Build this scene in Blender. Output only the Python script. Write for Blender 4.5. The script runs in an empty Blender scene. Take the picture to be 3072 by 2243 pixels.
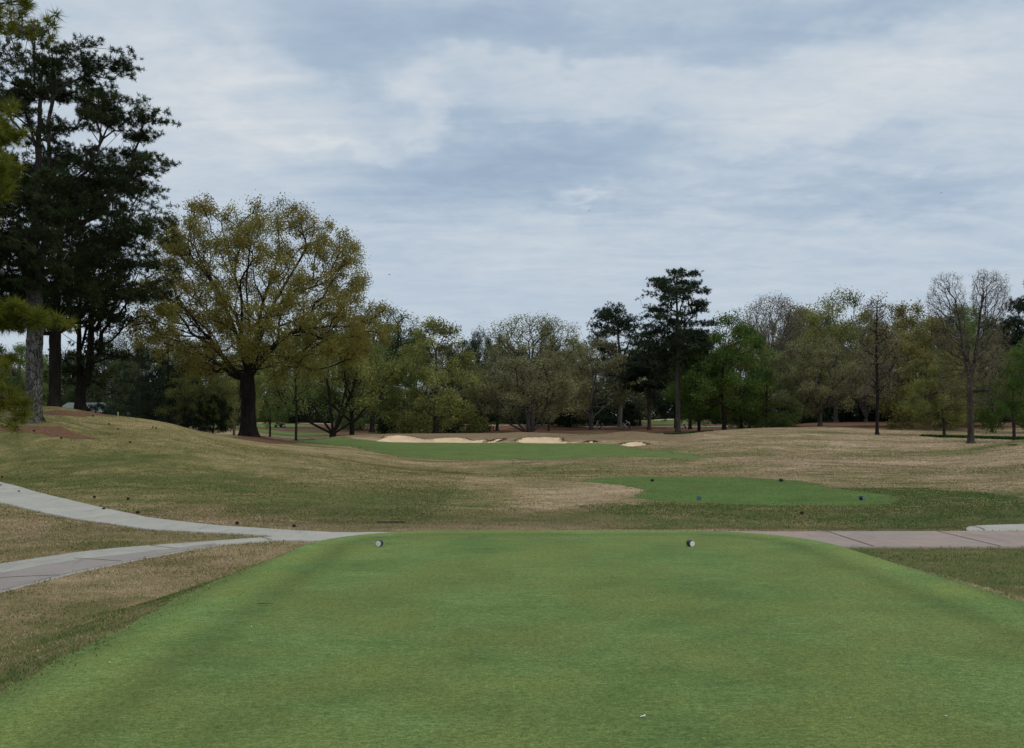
import bpy, bmesh, math, random
import numpy as np
from mathutils import Vector, Matrix

F = 867.0; CX = 512.0; HY = 428.0; ZC = 1.62       # picture scale, horizon row, eye height
rng = np.random.default_rng(7)
random.seed(7)
scene = bpy.context.scene
COL = scene.collection
R = math.radians

# ------------------------------------------------------------------ helpers
def link(o, parent=None):
    COL.objects.link(o)
    if parent is not None: o.parent = parent
    return o

def mesh_np(name, V, faces_sizes, loops, mats, parent=None, smooth=False, attrs=None, matidx=None):
    me = bpy.data.meshes.new(name)
    V = np.asarray(V, dtype=np.float32)
    loops = np.asarray(loops, dtype=np.int32).ravel()
    sizes = np.asarray(faces_sizes, dtype=np.int32)
    starts = np.concatenate([[0], np.cumsum(sizes)[:-1]]).astype(np.int32)
    me.vertices.add(len(V)); me.vertices.foreach_set('co', V.ravel())
    me.loops.add(len(loops)); me.loops.foreach_set('vertex_index', loops)
    me.polygons.add(len(sizes)); me.polygons.foreach_set('loop_start', starts)
    me.polygons.foreach_set('loop_total', sizes)
    if smooth: me.polygons.foreach_set('use_smooth', np.ones(len(sizes), dtype=bool))
    for m in mats: me.materials.append(m)
    if matidx is not None: me.polygons.foreach_set('material_index', np.asarray(matidx, dtype=np.int32))
    if attrs:
        for k, a in attrs.items():
            at = me.attributes.new(k, 'FLOAT', 'POINT')
            at.data.foreach_set('value', np.asarray(a, dtype=np.float32))
    me.update(calc_edges=True)
    o = bpy.data.objects.new(name, me)
    return link(o, parent)

def tag(o, label=None, cat=None, group=None, kind=None):
    if label: o['label'] = label
    if cat: o['category'] = cat
    if group: o['group'] = group
    if kind: o['kind'] = kind
    return o

def empty(name, loc, rz=0.0, label=None, cat=None, group=None):
    o = bpy.data.objects.new(name, None); link(o)
    o.location = loc; o.rotation_euler = (0, 0, rz); o.empty_display_size = 0.2
    return tag(o, label, cat, group)

class MB:                                            # small mesh builder for objects
    def __init__(s): s.V = []; s.Fc = []
    def add(s, vs, fs):
        b = len(s.V); s.V += [tuple(v) for v in vs]; s.Fc += [[b + i for i in f] for f in fs]; return s
    def box(s, c, d, rot=None, bev=0.0):
        hx, hy, hz = d[0] / 2, d[1] / 2, d[2] / 2
        if bev <= 0:
            vs = [Vector((sx * hx, sy * hy, sz * hz)) for sx in (-1, 1) for sy in (-1, 1) for sz in (-1, 1)]
            fs = [[0, 1, 3, 2], [4, 6, 7, 5], [0, 4, 5, 1], [2, 3, 7, 6], [0, 2, 6, 4], [1, 5, 7, 3]]
        else:
            bm = bmesh.new(); bmesh.ops.create_cube(bm, size=1.0)
            for v in bm.verts: v.co = Vector((v.co.x * d[0], v.co.y * d[1], v.co.z * d[2]))
            bmesh.ops.bevel(bm, geom=bm.edges[:], offset=bev, segments=2, affect='EDGES', profile=0.6)
            bm.verts.ensure_lookup_table(); vs = [v.co.copy() for v in bm.verts]
            fs = [[v.index for v in f.verts] for f in bm.faces]; bm.free()
        if rot is not None: vs = [rot @ v for v in vs]
        return s.add([v + Vector(c) for v in vs], fs)
    def tube(s, pts, rad, n=10, cap=True):
        pts = [Vector(p) for p in pts]
        if not hasattr(rad, '__len__'): rad = [rad] * len(pts)
        ring = []; prev = None
        for i, p in enumerate(pts):
            t = (pts[min(i + 1, len(pts) - 1)] - pts[max(i - 1, 0)]).normalized()
            if prev is None:
                a = Vector((0, 0, 1)) if abs(t.z) < 0.9 else Vector((1, 0, 0)); u = t.cross(a).normalized()
            else:
                u = (prev - t * prev.dot(t)).normalized()
            prev = u; w = t.cross(u)
            ring.append([p + (u * math.cos(2 * math.pi * k / n) + w * math.sin(2 * math.pi * k / n)) * rad[i] for k in range(n)])
        vs = [v for r in ring for v in r]; fs = []
        for i in range(len(pts) - 1):
            for k in range(n):
                fs.append([i * n + k, i * n + (k + 1) % n, (i + 1) * n + (k + 1) % n, (i + 1) * n + k])
        if cap: fs.append(list(range(n))[::-1]); fs.append([(len(pts) - 1) * n + k for k in range(n)])
        return s.add(vs, fs)
    def lathe(s, c, prof, n=24, axis=None):          # profile of (radius, height)
        q = Vector((0, 0, 1)).rotation_difference(Vector(axis)) if axis is not None else None
        vs = []; fs = []
        for r, h in prof:
            for k in range(n):
                v = Vector((r * math.cos(2 * math.pi * k / n), r * math.sin(2 * math.pi * k / n), h))
                if q: v = q @ v
                vs.append(v + Vector(c))
        for i in range(len(prof) - 1):
            for k in range(n):
                fs.append([i * n + k, i * n + (k + 1) % n, (i + 1) * n + (k + 1) % n, (i + 1) * n + k])
        fs.append(list(range(n))[::-1]); fs.append([(len(prof) - 1) * n + k for k in range(n)])
        return s.add(vs, fs)
    def build(s, name, mat, parent=None, smooth=False):
        me = bpy.data.meshes.new(name); me.from_pydata(s.V, [], s.Fc); me.materials.append(mat)
        if smooth: me.polygons.foreach_set('use_smooth', [True] * len(me.polygons))
        me.update(); return link(bpy.data.objects.new(name, me), parent)

# ------------------------------------------------------------------ node helpers
class NT:
    def __init__(s, tree): s.t = tree; s.n = tree.nodes; s.l = tree.links
    def new(s, typ, **kw):
        n = s.n.new(typ)
        for k, v in kw.items(): setattr(n, k, v)
        return n
    def put(s, sock, v):
        if isinstance(v, bpy.types.NodeSocket): s.l.new(v, sock)
        elif v is not None: sock.default_value = v
    def m(s, op, a, b=None, c=None, clamp=False):
        n = s.new('ShaderNodeMath', operation=op, use_clamp=clamp)
        s.put(n.inputs[0], a)
        if b is not None: s.put(n.inputs[1], b)
        if c is not None: s.put(n.inputs[2], c)
        return n.outputs[0]
    def noise(s, vec, scale, detail=4, rough=0.55, dist=0.0, typ='FBM'):
        n = s.new('ShaderNodeTexNoise'); n.noise_type = typ
        if vec is not None: s.l.new(vec, n.inputs['Vector'])
        n.inputs['Scale'].default_value = scale; n.inputs['Detail'].default_value = detail
        n.inputs['Roughness'].default_value = rough; n.inputs['Distortion'].default_value = dist
        return n.outputs['Fac']
    def mapv(s, vec, scale=(1, 1, 1), loc=(0, 0, 0), rot=(0, 0, 0)):
        n = s.new('ShaderNodeMapping'); s.l.new(vec, n.inputs['Vector'])
        n.inputs['Scale'].default_value = scale; n.inputs['Location'].default_value = loc; n.inputs['Rotation'].default_value = rot
        return n.outputs[0]
    def ramp(s, fac, stops):
        n = s.new('ShaderNodeValToRGB'); s.put(n.inputs[0], fac); e = n.color_ramp.elements
        while len(e) < len(stops): e.new(0.5)
        for i, (p, c) in enumerate(stops):
            e[i].position = p; e[i].color = (*c, 1) if not hasattr(c, 'real') else (c, c, c, 1)
        return n.outputs[0]
    def mix(s, f, a, b, typ='MIX'):
        n = s.new('ShaderNodeMix', data_type='RGBA', blend_type=typ)
        s.put(n.inputs[0], f)
        for i, v in ((6, a), (7, b)):
            if isinstance(v, bpy.types.NodeSocket): s.l.new(v, n.inputs[i])
            else: n.inputs[i].default_value = (*v, 1) if len(v) == 3 else v
        return n.outputs[2]
    def bump(s, h, strength=0.5, dist=0.01):
        n = s.new('ShaderNodeBump'); s.l.new(h, n.inputs['Height'])
        n.inputs['Strength'].default_value = strength; n.inputs['Distance'].default_value = dist
        return n.outputs[0]

def new_mat(name):
    m = bpy.data.materials.new(name); m.use_nodes = True
    m.node_tree.nodes.clear(); T = NT(m.node_tree)
    out = T.new('ShaderNodeOutputMaterial')
    return m, T, out

def principled(T, out, col, rough=0.9, normal=None, spec=0.2, metallic=0.0):
    p = T.new('ShaderNodeBsdfPrincipled')
    if isinstance(col, bpy.types.NodeSocket): T.l.new(col, p.inputs['Base Color'])
    else: p.inputs['Base Color'].default_value = (*col, 1)
    T.put(p.inputs['Roughness'], rough); p.inputs['Specular IOR Level'].default_value = spec
    p.inputs['Metallic'].default_value = metallic
    if normal is not None: T.l.new(normal, p.inputs['Normal'])
    T.l.new(p.outputs[0], out.inputs[0]); return p

def simple(name, col, rough=0.7, var=0.25, scale=20.0, spec=0.3, metallic=0.0):
    m, T, out = new_mat(name)
    tc = T.new('ShaderNodeTexCoord').outputs['Object']
    n = T.noise(tc, scale, 3)
    c = T.ramp(n, [(0.3, tuple(x * (1 - var) for x in col)), (0.7, tuple(min(1, x * (1 + var * 0.6)) for x in col))])
    principled(T, out, c, rough, None, spec, metallic); return m

def leaf_mat(name, cols, trans=0.3, rough=0.75):
    """cols: list of colours spread over the per-leaf tint (real leaf colour variation)"""
    m, T, out = new_mat(name)
    at = T.new('ShaderNodeAttribute', attribute_name='tint')
    n = len(cols)
    c = T.ramp(at.outputs['Fac'], [(0.08 + 0.84 * i / (n - 1), cols[i]) for i in range(n)])
    d = T.new('ShaderNodeBsdfDiffuse'); T.l.new(c, d.inputs[0])
    t = T.new('ShaderNodeBsdfTranslucent'); T.l.new(c, t.inputs[0])
    mx = T.new('ShaderNodeMixShader'); mx.inputs[0].default_value = trans
    T.l.new(d.outputs[0], mx.inputs[1]); T.l.new(t.outputs[0], mx.inputs[2]); T.l.new(mx.outputs[0], out.inputs[0])
    return m

def bark_mat(name, dark, light, scale=6.0, plates=False):
    m, T, out = new_mat(name)
    tc = T.new('ShaderNodeTexCoord').outputs['Object']
    v = T.mapv(tc, (1, 1, 0.28))
    if plates:
        v = T.mapv(tc, (1, 1, 0.42))
        vo = T.new('ShaderNodeTexVoronoi', feature='DISTANCE_TO_EDGE'); T.l.new(v, vo.inputs['Vector']); vo.inputs['Scale'].default_value = scale
        f = T.m('MULTIPLY', vo.outputs['Distance'], 5.0, clamp=True)
        nz = T.noise(T.mapv(tc, (1, 1, .45)), scale * 1.3, 6, 0.75, 1.2)
        f = T.m('MULTIPLY_ADD', f, .25, T.m('MULTIPLY_ADD', nz, 2.4, -.85), clamp=True)
    else:
        f = T.noise(v, scale, 6, 0.7, 1.0)
    c = T.ramp(f, [(0.3, dark), (0.68, light)])
    if plates:                                          # upper limbs darker: thin dark bark, with crown shade mixed into the colour
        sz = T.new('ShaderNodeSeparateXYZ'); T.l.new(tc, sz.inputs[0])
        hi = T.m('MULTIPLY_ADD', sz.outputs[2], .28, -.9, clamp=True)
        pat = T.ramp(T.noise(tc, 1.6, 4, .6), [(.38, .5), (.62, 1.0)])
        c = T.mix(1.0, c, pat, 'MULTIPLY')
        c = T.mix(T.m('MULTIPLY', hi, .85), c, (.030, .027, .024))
    principled(T, out, c, 0.95, T.bump(f, 0.8, 0.03), 0.1)
    return m

# ------------------------------------------------------------------ terrain height
def pchip(x, Y, xq):
    x = np.asarray(x, float); Y = np.asarray(Y, float); h = np.diff(x)
    sh = (slice(None),) + (None,) * (Y.ndim - 1)
    d = np.diff(Y, axis=0) / h[sh]
    m = np.zeros_like(Y)
    w1 = (2 * h[1:] + h[:-1])[sh]; w2 = (h[1:] + 2 * h[:-1])[sh]
    with np.errstate(divide='ignore', invalid='ignore'):
        mm = (w1 + w2) / (w1 / d[:-1] + w2 / d[1:])
    m[1:-1] = np.where(d[:-1] * d[1:] > 0, mm, 0)
    xq = np.clip(xq, x[0], x[-1]); i = np.clip(np.searchsorted(x, xq) - 1, 0, len(x) - 2)
    t = ((xq - x[i]) / h[i])[sh]; hh = h[i][sh]
    return ((2*t**3 - 3*t**2 + 1) * Y[i] + (t**3 - 2*t**2 + t) * hh * m[i] + (-2*t**3 + 3*t**2) * Y[i+1] + (t**3 - t**2) * hh * m[i+1])

YK = [14, 17.2, 20, 24, 30, 40, 50, 60, 70, 78, 85, 88, 92, 97, 105, 115, 130, 150, 165, 185, 230, 300, 700]
TAB = {
 -500: [-.35,-.3,-.2,.6,1.9,2.8,3.0,2.8,2.5,2.3,2.2,2.1,2.0,1.9,1.9,1.9,2.0,2.2,2.4,2.6,3,4],
 -150: [-.35,-.3,-.28,.2,1.8,2.7,2.8,2.5,2.2,2.0,1.9,1.8,1.8,1.7,1.7,1.8,2.0,2.2,2.4,2.6,3,4],
 0:    [-.38,-.30,-.29,-.2,1.8,2.62,2.5,2.0,1.7,1.5,1.5,1.5,1.5,1.5,1.5,1.6,2.0,2.2,2.4,2.8,3,4],
 50:   [-.38,-.35,-.30,-.05,1.75,2.8,2.95,2.3,1.9,1.7,1.65,1.6,1.6,1.6,1.6,1.7,2.0,2.3,2.5,2.8,3,4],
 100:  [-.38,-.36,-.27,0.0,1.15,2.35,2.45,1.9,1.6,1.5,1.45,1.4,1.4,1.4,1.4,1.6,2.0,2.4,2.6,2.9,3,4],
 165:  [-.40,-.38,-.32,-.1,0.95,1.80,1.95,1.4,1.2,1.1,1.1,1.1,1.1,1.1,1.2,1.4,2.0,2.5,2.8,3.1,3,4],
 210:  [-.40,-.42,-.37,-.2,.45,1.0,1.2,1.1,1.0,.95,.95,.95,.95,.95,1.0,1.3,1.95,2.5,2.9,3.3,3.4,4],
 250:  [-.40,-.45,-.40,-.3,.15,.6,.87,1.0,.9,.85,.85,.85,.85,.9,1.0,1.4,2.0,2.6,3.0,3.5,3.6,4],
 300:  [-.40,-.5,-.43,-.3,0,.24,.4,.5,.55,.4,.35,.3,.25,.25,.4,.8,1.8,2.4,3.0,3.5,3.6,4],
 350:  [-.40,-.52,-.5,-.42,-.25,-.05,.1,.3,.55,.85,.95,.98,.8,.5,.5,.8,1.5,2.0,2.6,3.0,3.4,4],
 420:  [-.40,-.54,-.55,-.55,-.5,-.45,-.4,-.15,.1,.3,.75,1.15,1.08,.7,.5,.7,1.3,1.65,2.5,3.0,3.4,4],
 500:  [-.40,-.55,-.58,-.6,-.6,-.57,-.53,-.22,.06,.28,.72,1.1,1.12,.7,.5,.7,1.3,1.65,2.5,3.0,3.5,4],
 520:  [-.40,-.55,-.58,-.6,-.6,-.57,-.53,-.22,.06,.28,.8,1.25,1.28,.8,.5,.7,1.3,1.65,2.5,3.0,3.5,4],
 560:  [-.40,-.55,-.58,-.6,-.58,-.55,-.53,-.22,.06,.26,.72,1.1,1.08,.7,.5,.7,1.3,1.65,2.5,3.2,3.6,4],
 595:  [-.40,-.55,-.56,-.56,-.56,-.54,-.50,-.22,.04,.24,.6,1.0,1.0,.7,.5,.7,1.3,1.65,2.4,3.6,3.6,4],
 628:  [-.40,-.70,-.52,-.52,-.54,-.52,-.45,-.22,-.02,.2,.6,1.15,1.38,1.0,.6,.8,1.3,1.65,2.2,3.9,3.8,4],
 672:  [-.40,-.70,-.5,-.5,-.52,-.5,-.42,-.25,0,.22,.42,.75,1.0,.95,.8,.9,1.3,1.6,2.2,4.1,3.9,4],
 711:  [-.40,-.70,-.5,-.5,-.52,-.48,-.32,-.05,.3,.65,.8,1.0,1.22,1.42,1.25,1.2,1.4,1.7,2.2,3.9,3.9,4],
 757:  [-.40,-.70,-.5,-.5,-.5,-.46,-.3,0,.35,.65,.8,1.0,1.25,1.62,1.75,1.5,1.6,1.9,2.3,3.8,3.9,4],
 820:  [-.40,-.70,-.5,-.5,-.5,-.44,-.28,0,.33,.6,.7,.92,1.15,1.5,1.72,2.1,2.7,2.6,2.8,3.6,3.9,4],
 900:  [-.40,-.70,-.5,-.48,-.46,-.4,-.25,0,.3,.5,.58,.7,.82,1.0,1.3,1.95,2.75,2.8,3.0,3.6,3.9,4],
 960:  [-.40,-.56,-.5,-.45,-.4,-.25,-.1,.12,.28,.42,.5,.62,.75,.95,1.3,1.95,2.7,2.8,3.0,3.6,3.9,4],
 1024: [-.40,-.55,-.5,-.42,-.28,.08,.62,.6,.45,.4,.42,.55,.7,.95,1.4,2.0,2.6,2.8,3.0,3.6,3.9,4],
 1200: [-.42,-.5,-.45,-.35,-.1,.5,1.0,1.0,.9,.8,.8,.9,1.0,1.2,1.6,2.1,2.7,2.9,3.2,3.6,3.9,4],
 1550: [-.42,-.4,-.35,-.2,.2,.9,1.3,1.3,1.2,1.2,1.2,1.2,1.3,1.5,1.8,2.2,2.8,3.0,3.2,3.6,3.9,4],
}
_px = sorted(TAB); _s = (np.array(_px) - CX) / F
SG = np.arange(-1.2, 1.2001, 0.004)
LG = np.linspace(math.log(14), math.log(700), 700)
_A = np.array([[TAB[p][0]] + TAB[p] for p in _px])                   # (cols, Y)
_B = pchip(YK, _A.T, np.exp(LG)).T                     # (cols, LG)
_C = pchip(_s, _B, SG)                                 # (SG, LG)
def gsm(a, sig, axis):
    k = int(3 * sig) + 1; w = np.exp(-0.5 * (np.arange(-k, k + 1) / sig) ** 2); w /= w.sum()
    pad = [(0, 0), (0, 0)]; pad[axis] = (k, k); ap = np.pad(a, pad, mode='edge')
    return np.apply_along_axis(lambda v: np.convolve(v, w, mode='valid'), axis, ap)
HG = gsm(gsm(_C, 1.6, 0), 2.2, 1)

def hash2(ix, iy):
    v = np.sin(ix * 127.1 + iy * 311.7) * 43758.5453
    return v - np.floor(v)
def vnoise(x, y):
    ix = np.floor(x); iy = np.floor(y); fx = x - ix; fy = y - iy
    fx = fx * fx * (3 - 2 * fx); fy = fy * fy * (3 - 2 * fy)
    return (hash2(ix, iy) * (1 - fx) + hash2(ix + 1, iy) * fx) * (1 - fy) + (hash2(ix, iy + 1) * (1 - fx) + hash2(ix + 1, iy + 1) * fx) * fy

TX0, TX1, TY0, TY1, TR = -3.15, 4.8, -6.0, 14.15, 2.2
def tee_sdf(x, y):                                     # rounded rectangle
    cx = (TX0 + TX1) / 2; cy = (TY0 + TY1) / 2; hx = (TX1 - TX0) / 2; hy = (TY1 - TY0) / 2
    qx = np.abs(x - cx) - (hx - TR); qy = np.abs(y - cy) - (hy - TR)
    return np.hypot(np.maximum(qx, 0), np.maximum(qy, 0)) + np.minimum(np.maximum(qx, qy), 0) - TR
def sstep(a, b, x):
    t = np.clip((x - a) / (b - a), 0, 1); return t * t * (3 - 2 * t)

def poly_sdf(P, x, y):
    P = np.asarray(P, float); Q = np.roll(P, -1, axis=0)
    d2 = np.full(x.shape, 1e18); ins = np.zeros(x.shape, bool)
    for (ax, ay), (bx, by) in zip(P, Q):
        ex, ey = bx - ax, by - ay; L = ex * ex + ey * ey + 1e-12
        t = np.clip(((x - ax) * ex + (y - ay) * ey) / L, 0, 1)
        d2 = np.minimum(d2, (x - ax - t * ex) ** 2 + (y - ay - t * ey) ** 2)
        if by != ay:
            c = ((ay > y) != (by > y)) & (x < (bx - ax) * (y - ay) / (by - ay) + ax)
            ins ^= c
    d = np.sqrt(d2); return np.where(ins, -d, d)

BUNK = []                                              # filled below with world polygons
def H(x, y, full=True):
    x = np.asarray(x, float); y = np.asarray(y, float)
    yy = np.maximum(y, 14.0); s = x / yy
    fi = np.clip((s - SG[0]) / 0.004, 0, len(SG) - 1.001); i = fi.astype(int); fi = fi - i
    fj = np.clip((np.log(np.minimum(yy, 699)) - LG[0]) / (LG[1] - LG[0]), 0, len(LG) - 1.001); j = fj.astype(int); fj = fj - j
    z = (HG[i, j] * (1 - fi) + HG[i + 1, j] * fi) * (1 - fj) + (HG[i, j + 1] * (1 - fi) + HG[i + 1, j + 1] * fi) * fj
    # rolling of the fairway and small unevenness
    w = sstep(26, 50, y) * (1 - sstep(78, 84, y) * (1 - sstep(100, 115, y)) * 0.85)
    z = z + w * 0.42 * (vnoise(x / 9 + 3.3, y / 11 + 1.7) - 0.5) + sstep(17, 24, y) * 0.05 * (vnoise(x / 2.6, y / 3.1) - 0.5)
    for px_, Y_, rx_, ry_, a_ in ((800, 74, 9, 5, .5), (925, 65, 8, 3.5, .22), (1010, 58, 7, 3.5, .22), (720, 66, 6, 3.5, .25), (860, 90, 9, 4, .3), (160, 38, 7, 4, .3), (300, 44, 6, 4, .2), (560, 52, 9, 3.5, .25), (430, 47, 6, 3, -.15)):
        z = z + a_ * np.exp(-0.5 * (((x - (px_ - CX) / F * Y_) / rx_) ** 2 + ((y - Y_) / ry_) ** 2))
    d = tee_sdf(x, y)
    fall = 0.5 + 1.3 * (1 - sstep(8, 12.5, y))
    k = 1 - sstep(-0.32 / fall, 1.0, d / fall)
    z = z * (1 - k) + 0.0 * k
    z = z - 0.02 * sstep(0.1, 0.45, -d) * 0
    if full:
        for P, dep in BUNK:
            bb = P.min(0) - 1.5, P.max(0) + 1.5
            m = (x > bb[0][0]) & (x < bb[1][0]) & (y > bb[0][1]) & (y < bb[1][1])
            if m.any():
                dd = poly_sdf(P, x[m], y[m]); z[m] -= dep * sstep(0.05, 0.7, -dd)
    return z
def h1(x, y): return float(H(np.array([x]), np.array([y]))[0])

_yr = np.exp(np.linspace(math.log(3.5), math.log(600), 6000))
def unproj(px, py, ymin=3.5):
    s = (px - CX) / F; yr = _yr[_yr >= ymin]
    g = H(s * yr, yr, False) - (ZC - yr * (py - HY) / F)
    i = int(np.argmax(g >= 0)) if (g >= 0).any() else len(yr) - 1
    return s * yr[i], yr[i]
def at(px, Y):                                         # ground point in the column px at depth Y
    x = (px - CX) / F * Y; return Vector((x, Y, h1(x, Y)))
def W(px, py, z=-0.37):
    Y = (ZC - z) * F / (py - HY); return ((px - CX) / F * Y, Y)
def dens(P, n=4):
    out = []
    for a, b in zip(P, P[1:] + P[:1]):
        for k in range(n): t = k / n; out.append((a[0] * (1 - t) + b[0] * t, a[1] * (1 - t) + b[1] * t))
    return out
def wpoly(P, n=4, ymin=3.5): return np.array([unproj(a, b, ymin) for a, b in dens(P, n)])

bunker_px = [
 [(377,440.3),(381,438.6),(385,435.3),(398.6,434.3),(415,436),(423,438.2),(431.6,438.6),(442,437.1),(457.4,436.6),(466.7,437.6),(471.8,440),(487.3,438.3),(482,442.0),(452,441.7),(411,441.5),(390,441.2)],
 [(486,441.8),(495,438.4),(504.4,437.9),(494.8,441.8)],
 [(515.6,439.7),(522,437.1),(533.8,436.1),(548,436.1),(561,436.7),(563.3,440.2),(568.2,440.6),(566.8,442.4),(549,442.4),(525.6,442.2),(519.7,441.5)],
 [(584.5,442),(589.2,440.3),(593.9,440.0),(596.5,442.2)],
 [(619.3,443.8),(624.6,442),(635.2,440.8),(643.4,441.4),(648.5,443.4),(639.9,444.9),(629.3,445.5)],
]
BW = [wpoly(p, 3, 74) for p in bunker_px]
BUNK += [(p, 0.28) for p in BW]

# ------------------------------------------------------------------ ground grid
s_vis = np.arange(-0.66, 0.6601, 0.0036)
s_out = 0.66 + np.cumsum(np.linspace(0.01, 0.09, 26))
S = np.concatenate([-s_out[::-1], s_vis, s_out])
yl = [-45, -30, -20, -12, -6, -2, 0.5]
y = 2.5
while y < 15: yl.append(y); y += 0.11
while y < 700:
    yl.append(y); y += 0.2 if 77 < y < 96 else max(0.11, y * 0.0085)
YL = np.array(yl)
GX = S[None, :] * np.maximum(YL, 13.0)[:, None]; GY = np.repeat(YL[:, None], len(S), 1)
GZ = H(GX.ravel(), GY.ravel()).reshape(GX.shape)
NR, NC = GX.shape
idx = np.arange(NR * NC).reshape(NR, NC)
q = np.stack([idx[:-1, :-1], idx[:-1, 1:], idx[1:, 1:], idx[1:, :-1]], -1).reshape(-1, 4)
GT = np.concatenate([q[:, [0, 1, 2]], q[:, [0, 2, 3]]])
GV = np.stack([GX.ravel(), GY.ravel(), GZ.ravel()], 1)

# how green the dormant rough is, painted where the grass is greener (world positions)
def gspot(px, py, rx, ry, a, ymin=3.5):
    cx, cy = unproj(px, py, ymin); return cx, cy, rx, ry, a
spots = [gspot(770, 510, 9.5, 3.0, 1.1), gspot(925, 500, 3.6, 5, 1.2), gspot(640, 508, 2.5, 2.0, .7), gspot(428, 500, 1.7, 3.6, 1.5), gspot(395, 513, 2.4, 1.4, 1.3), gspot(360, 500, 3.0, 3.0, .6),
         gspot(330, 515, 4, 2.5, .1), gspot(200, 500, 4, 4, .2), gspot(60, 470, 4, 3, .3), gspot(500, 468, 9, 5, .35, 30),
         gspot(690, 447, 5, 3.5, .8, 60), gspot(760, 470, 9, 3, .25, 30), gspot(980, 470, 9, 5, .35, 30), gspot(960, 450, 8, 4, .6, 50), gspot(820, 432, 9, 3, .3, 80),
         gspot(960, 570, 2.4, 1.6, .9), gspot(1010, 560, 2.5, 1.4, .8), gspot(420, 453, 5, 3.0, .7, 50), gspot(60, 600, 2.2, 1.5, -.25),
         gspot(520, 508, 3.6, 2.2, -.65), gspot(590, 500, 3.4, 3.2, -.6), gspot(480, 512, 2.2, 1.0, -.6), gspot(610, 486, 4.5, 4, -.6), gspot(860, 455, 9, 3, .55, 50), gspot(690, 462, 7, 2.5, .4, 40), gspot(300, 482, 4, 2.5, .15), gspot(230, 512, 2.5, 1.0, -.35), gspot(250, 465, 6, 3, -.25), gspot(90, 450, 6, 3, -.1), gspot(160, 440, 6, 3, -.1), gspot(60, 465, 5, 4, .3), gspot(200, 455, 4, 3, .25), gspot(120, 475, 5, 2.5, .25), gspot(500, 470, 7, 5, .5, 30), gspot(400, 478, 7, 4, .35, 20), gspot(560, 463, 12, 4, -.4, 40), gspot(820, 462, 8, 6, -.35, 45), gspot(880, 445, 10, 8, -.25, 60), gspot(350, 452, 5, 5, -.35, 45),
         gspot(130, 540, 2.5, .7, .3), gspot(20, 645, 1.6, 1.4, .9), (-4.2, 5.0, 1.3, 2.1, .6), (-3.9, 7.6, .5, 1.6, .4), (-2.6, 12.4, .7, .7, .3)]
gr = np.zeros(len(GV))
for cx, cy, rx, ry, a in spots:
    gr += a * np.exp(-0.5 * (((GV[:, 0] - cx) / rx) ** 2 + ((GV[:, 1] - cy) / ry) ** 2))
gr = gr + .55 * sstep(40, 55, GV[:, 1]) * (vnoise(GV[:, 0] / 6 + 2, GV[:, 1] / 9 + 4) - .55) + 0.3 * (1 - sstep(0, .8, tee_sdf(GV[:, 0], GV[:, 1])))
def patchy(x, y):
    return (1.1 * (vnoise(x / 3.4 + 1.3, y / 1.9) - .5) + .7 * (vnoise(x / 1.3 + 7, y / .8 + 2) - .5)) * sstep(17, 19, y) * (1 - sstep(60, 80, y) * .5)
gr = gr + .45 * patchy(GV[:, 0], GV[:, 1])
hill = np.exp(-0.5 * ((GV[:, 0] + 22) / 14) ** 2) * sstep(20, 30, GV[:, 1]) * (1 - sstep(60, 80, GV[:, 1]))
# mound slopes behind the green carry browner grass
brown = sstep(86.5, 88, GV[:, 1]) * (1 - sstep(98, 104, GV[:, 1])) * (1 - sstep(16, 22, GV[:, 0])) * sstep(-24, -16, GV[:, 0])
for _P in BW:
    _m = (np.abs(GV[:, 0] - _P[:, 0].mean()) < 16) & (GV[:, 1] > 78) & (GV[:, 1] < 97); _d = poly_sdf(_P, GV[_m, 0], GV[_m, 1])
    brown[_m] = np.maximum(brown[_m], 1.0 * (_d > -.3) * (1 - sstep(.1, .9, _d)) * sstep(-1.0, .3, GV[_m, 1] - _P[:, 1].mean()) * 1.25)
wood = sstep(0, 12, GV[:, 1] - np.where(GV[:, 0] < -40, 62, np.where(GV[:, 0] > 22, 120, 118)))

# ------------------------------------------------------------------ ground materials
def turf(T, tc, sc=1.0):
    n1 = T.noise(tc, 0.22 * sc, 4, 0.6, 0.4); n2 = T.noise(tc, 1.1 * sc, 5, 0.65, 0.5)
    n3 = T.noise(T.mapv(tc, (0.7, 1.5, 1)), 9.0, 5, 0.7); n4 = T.noise(T.mapv(tc, (0.8, 1.3, 1)), 55.0, 3, 0.8)
    return n1, n2, n3, n4

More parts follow.
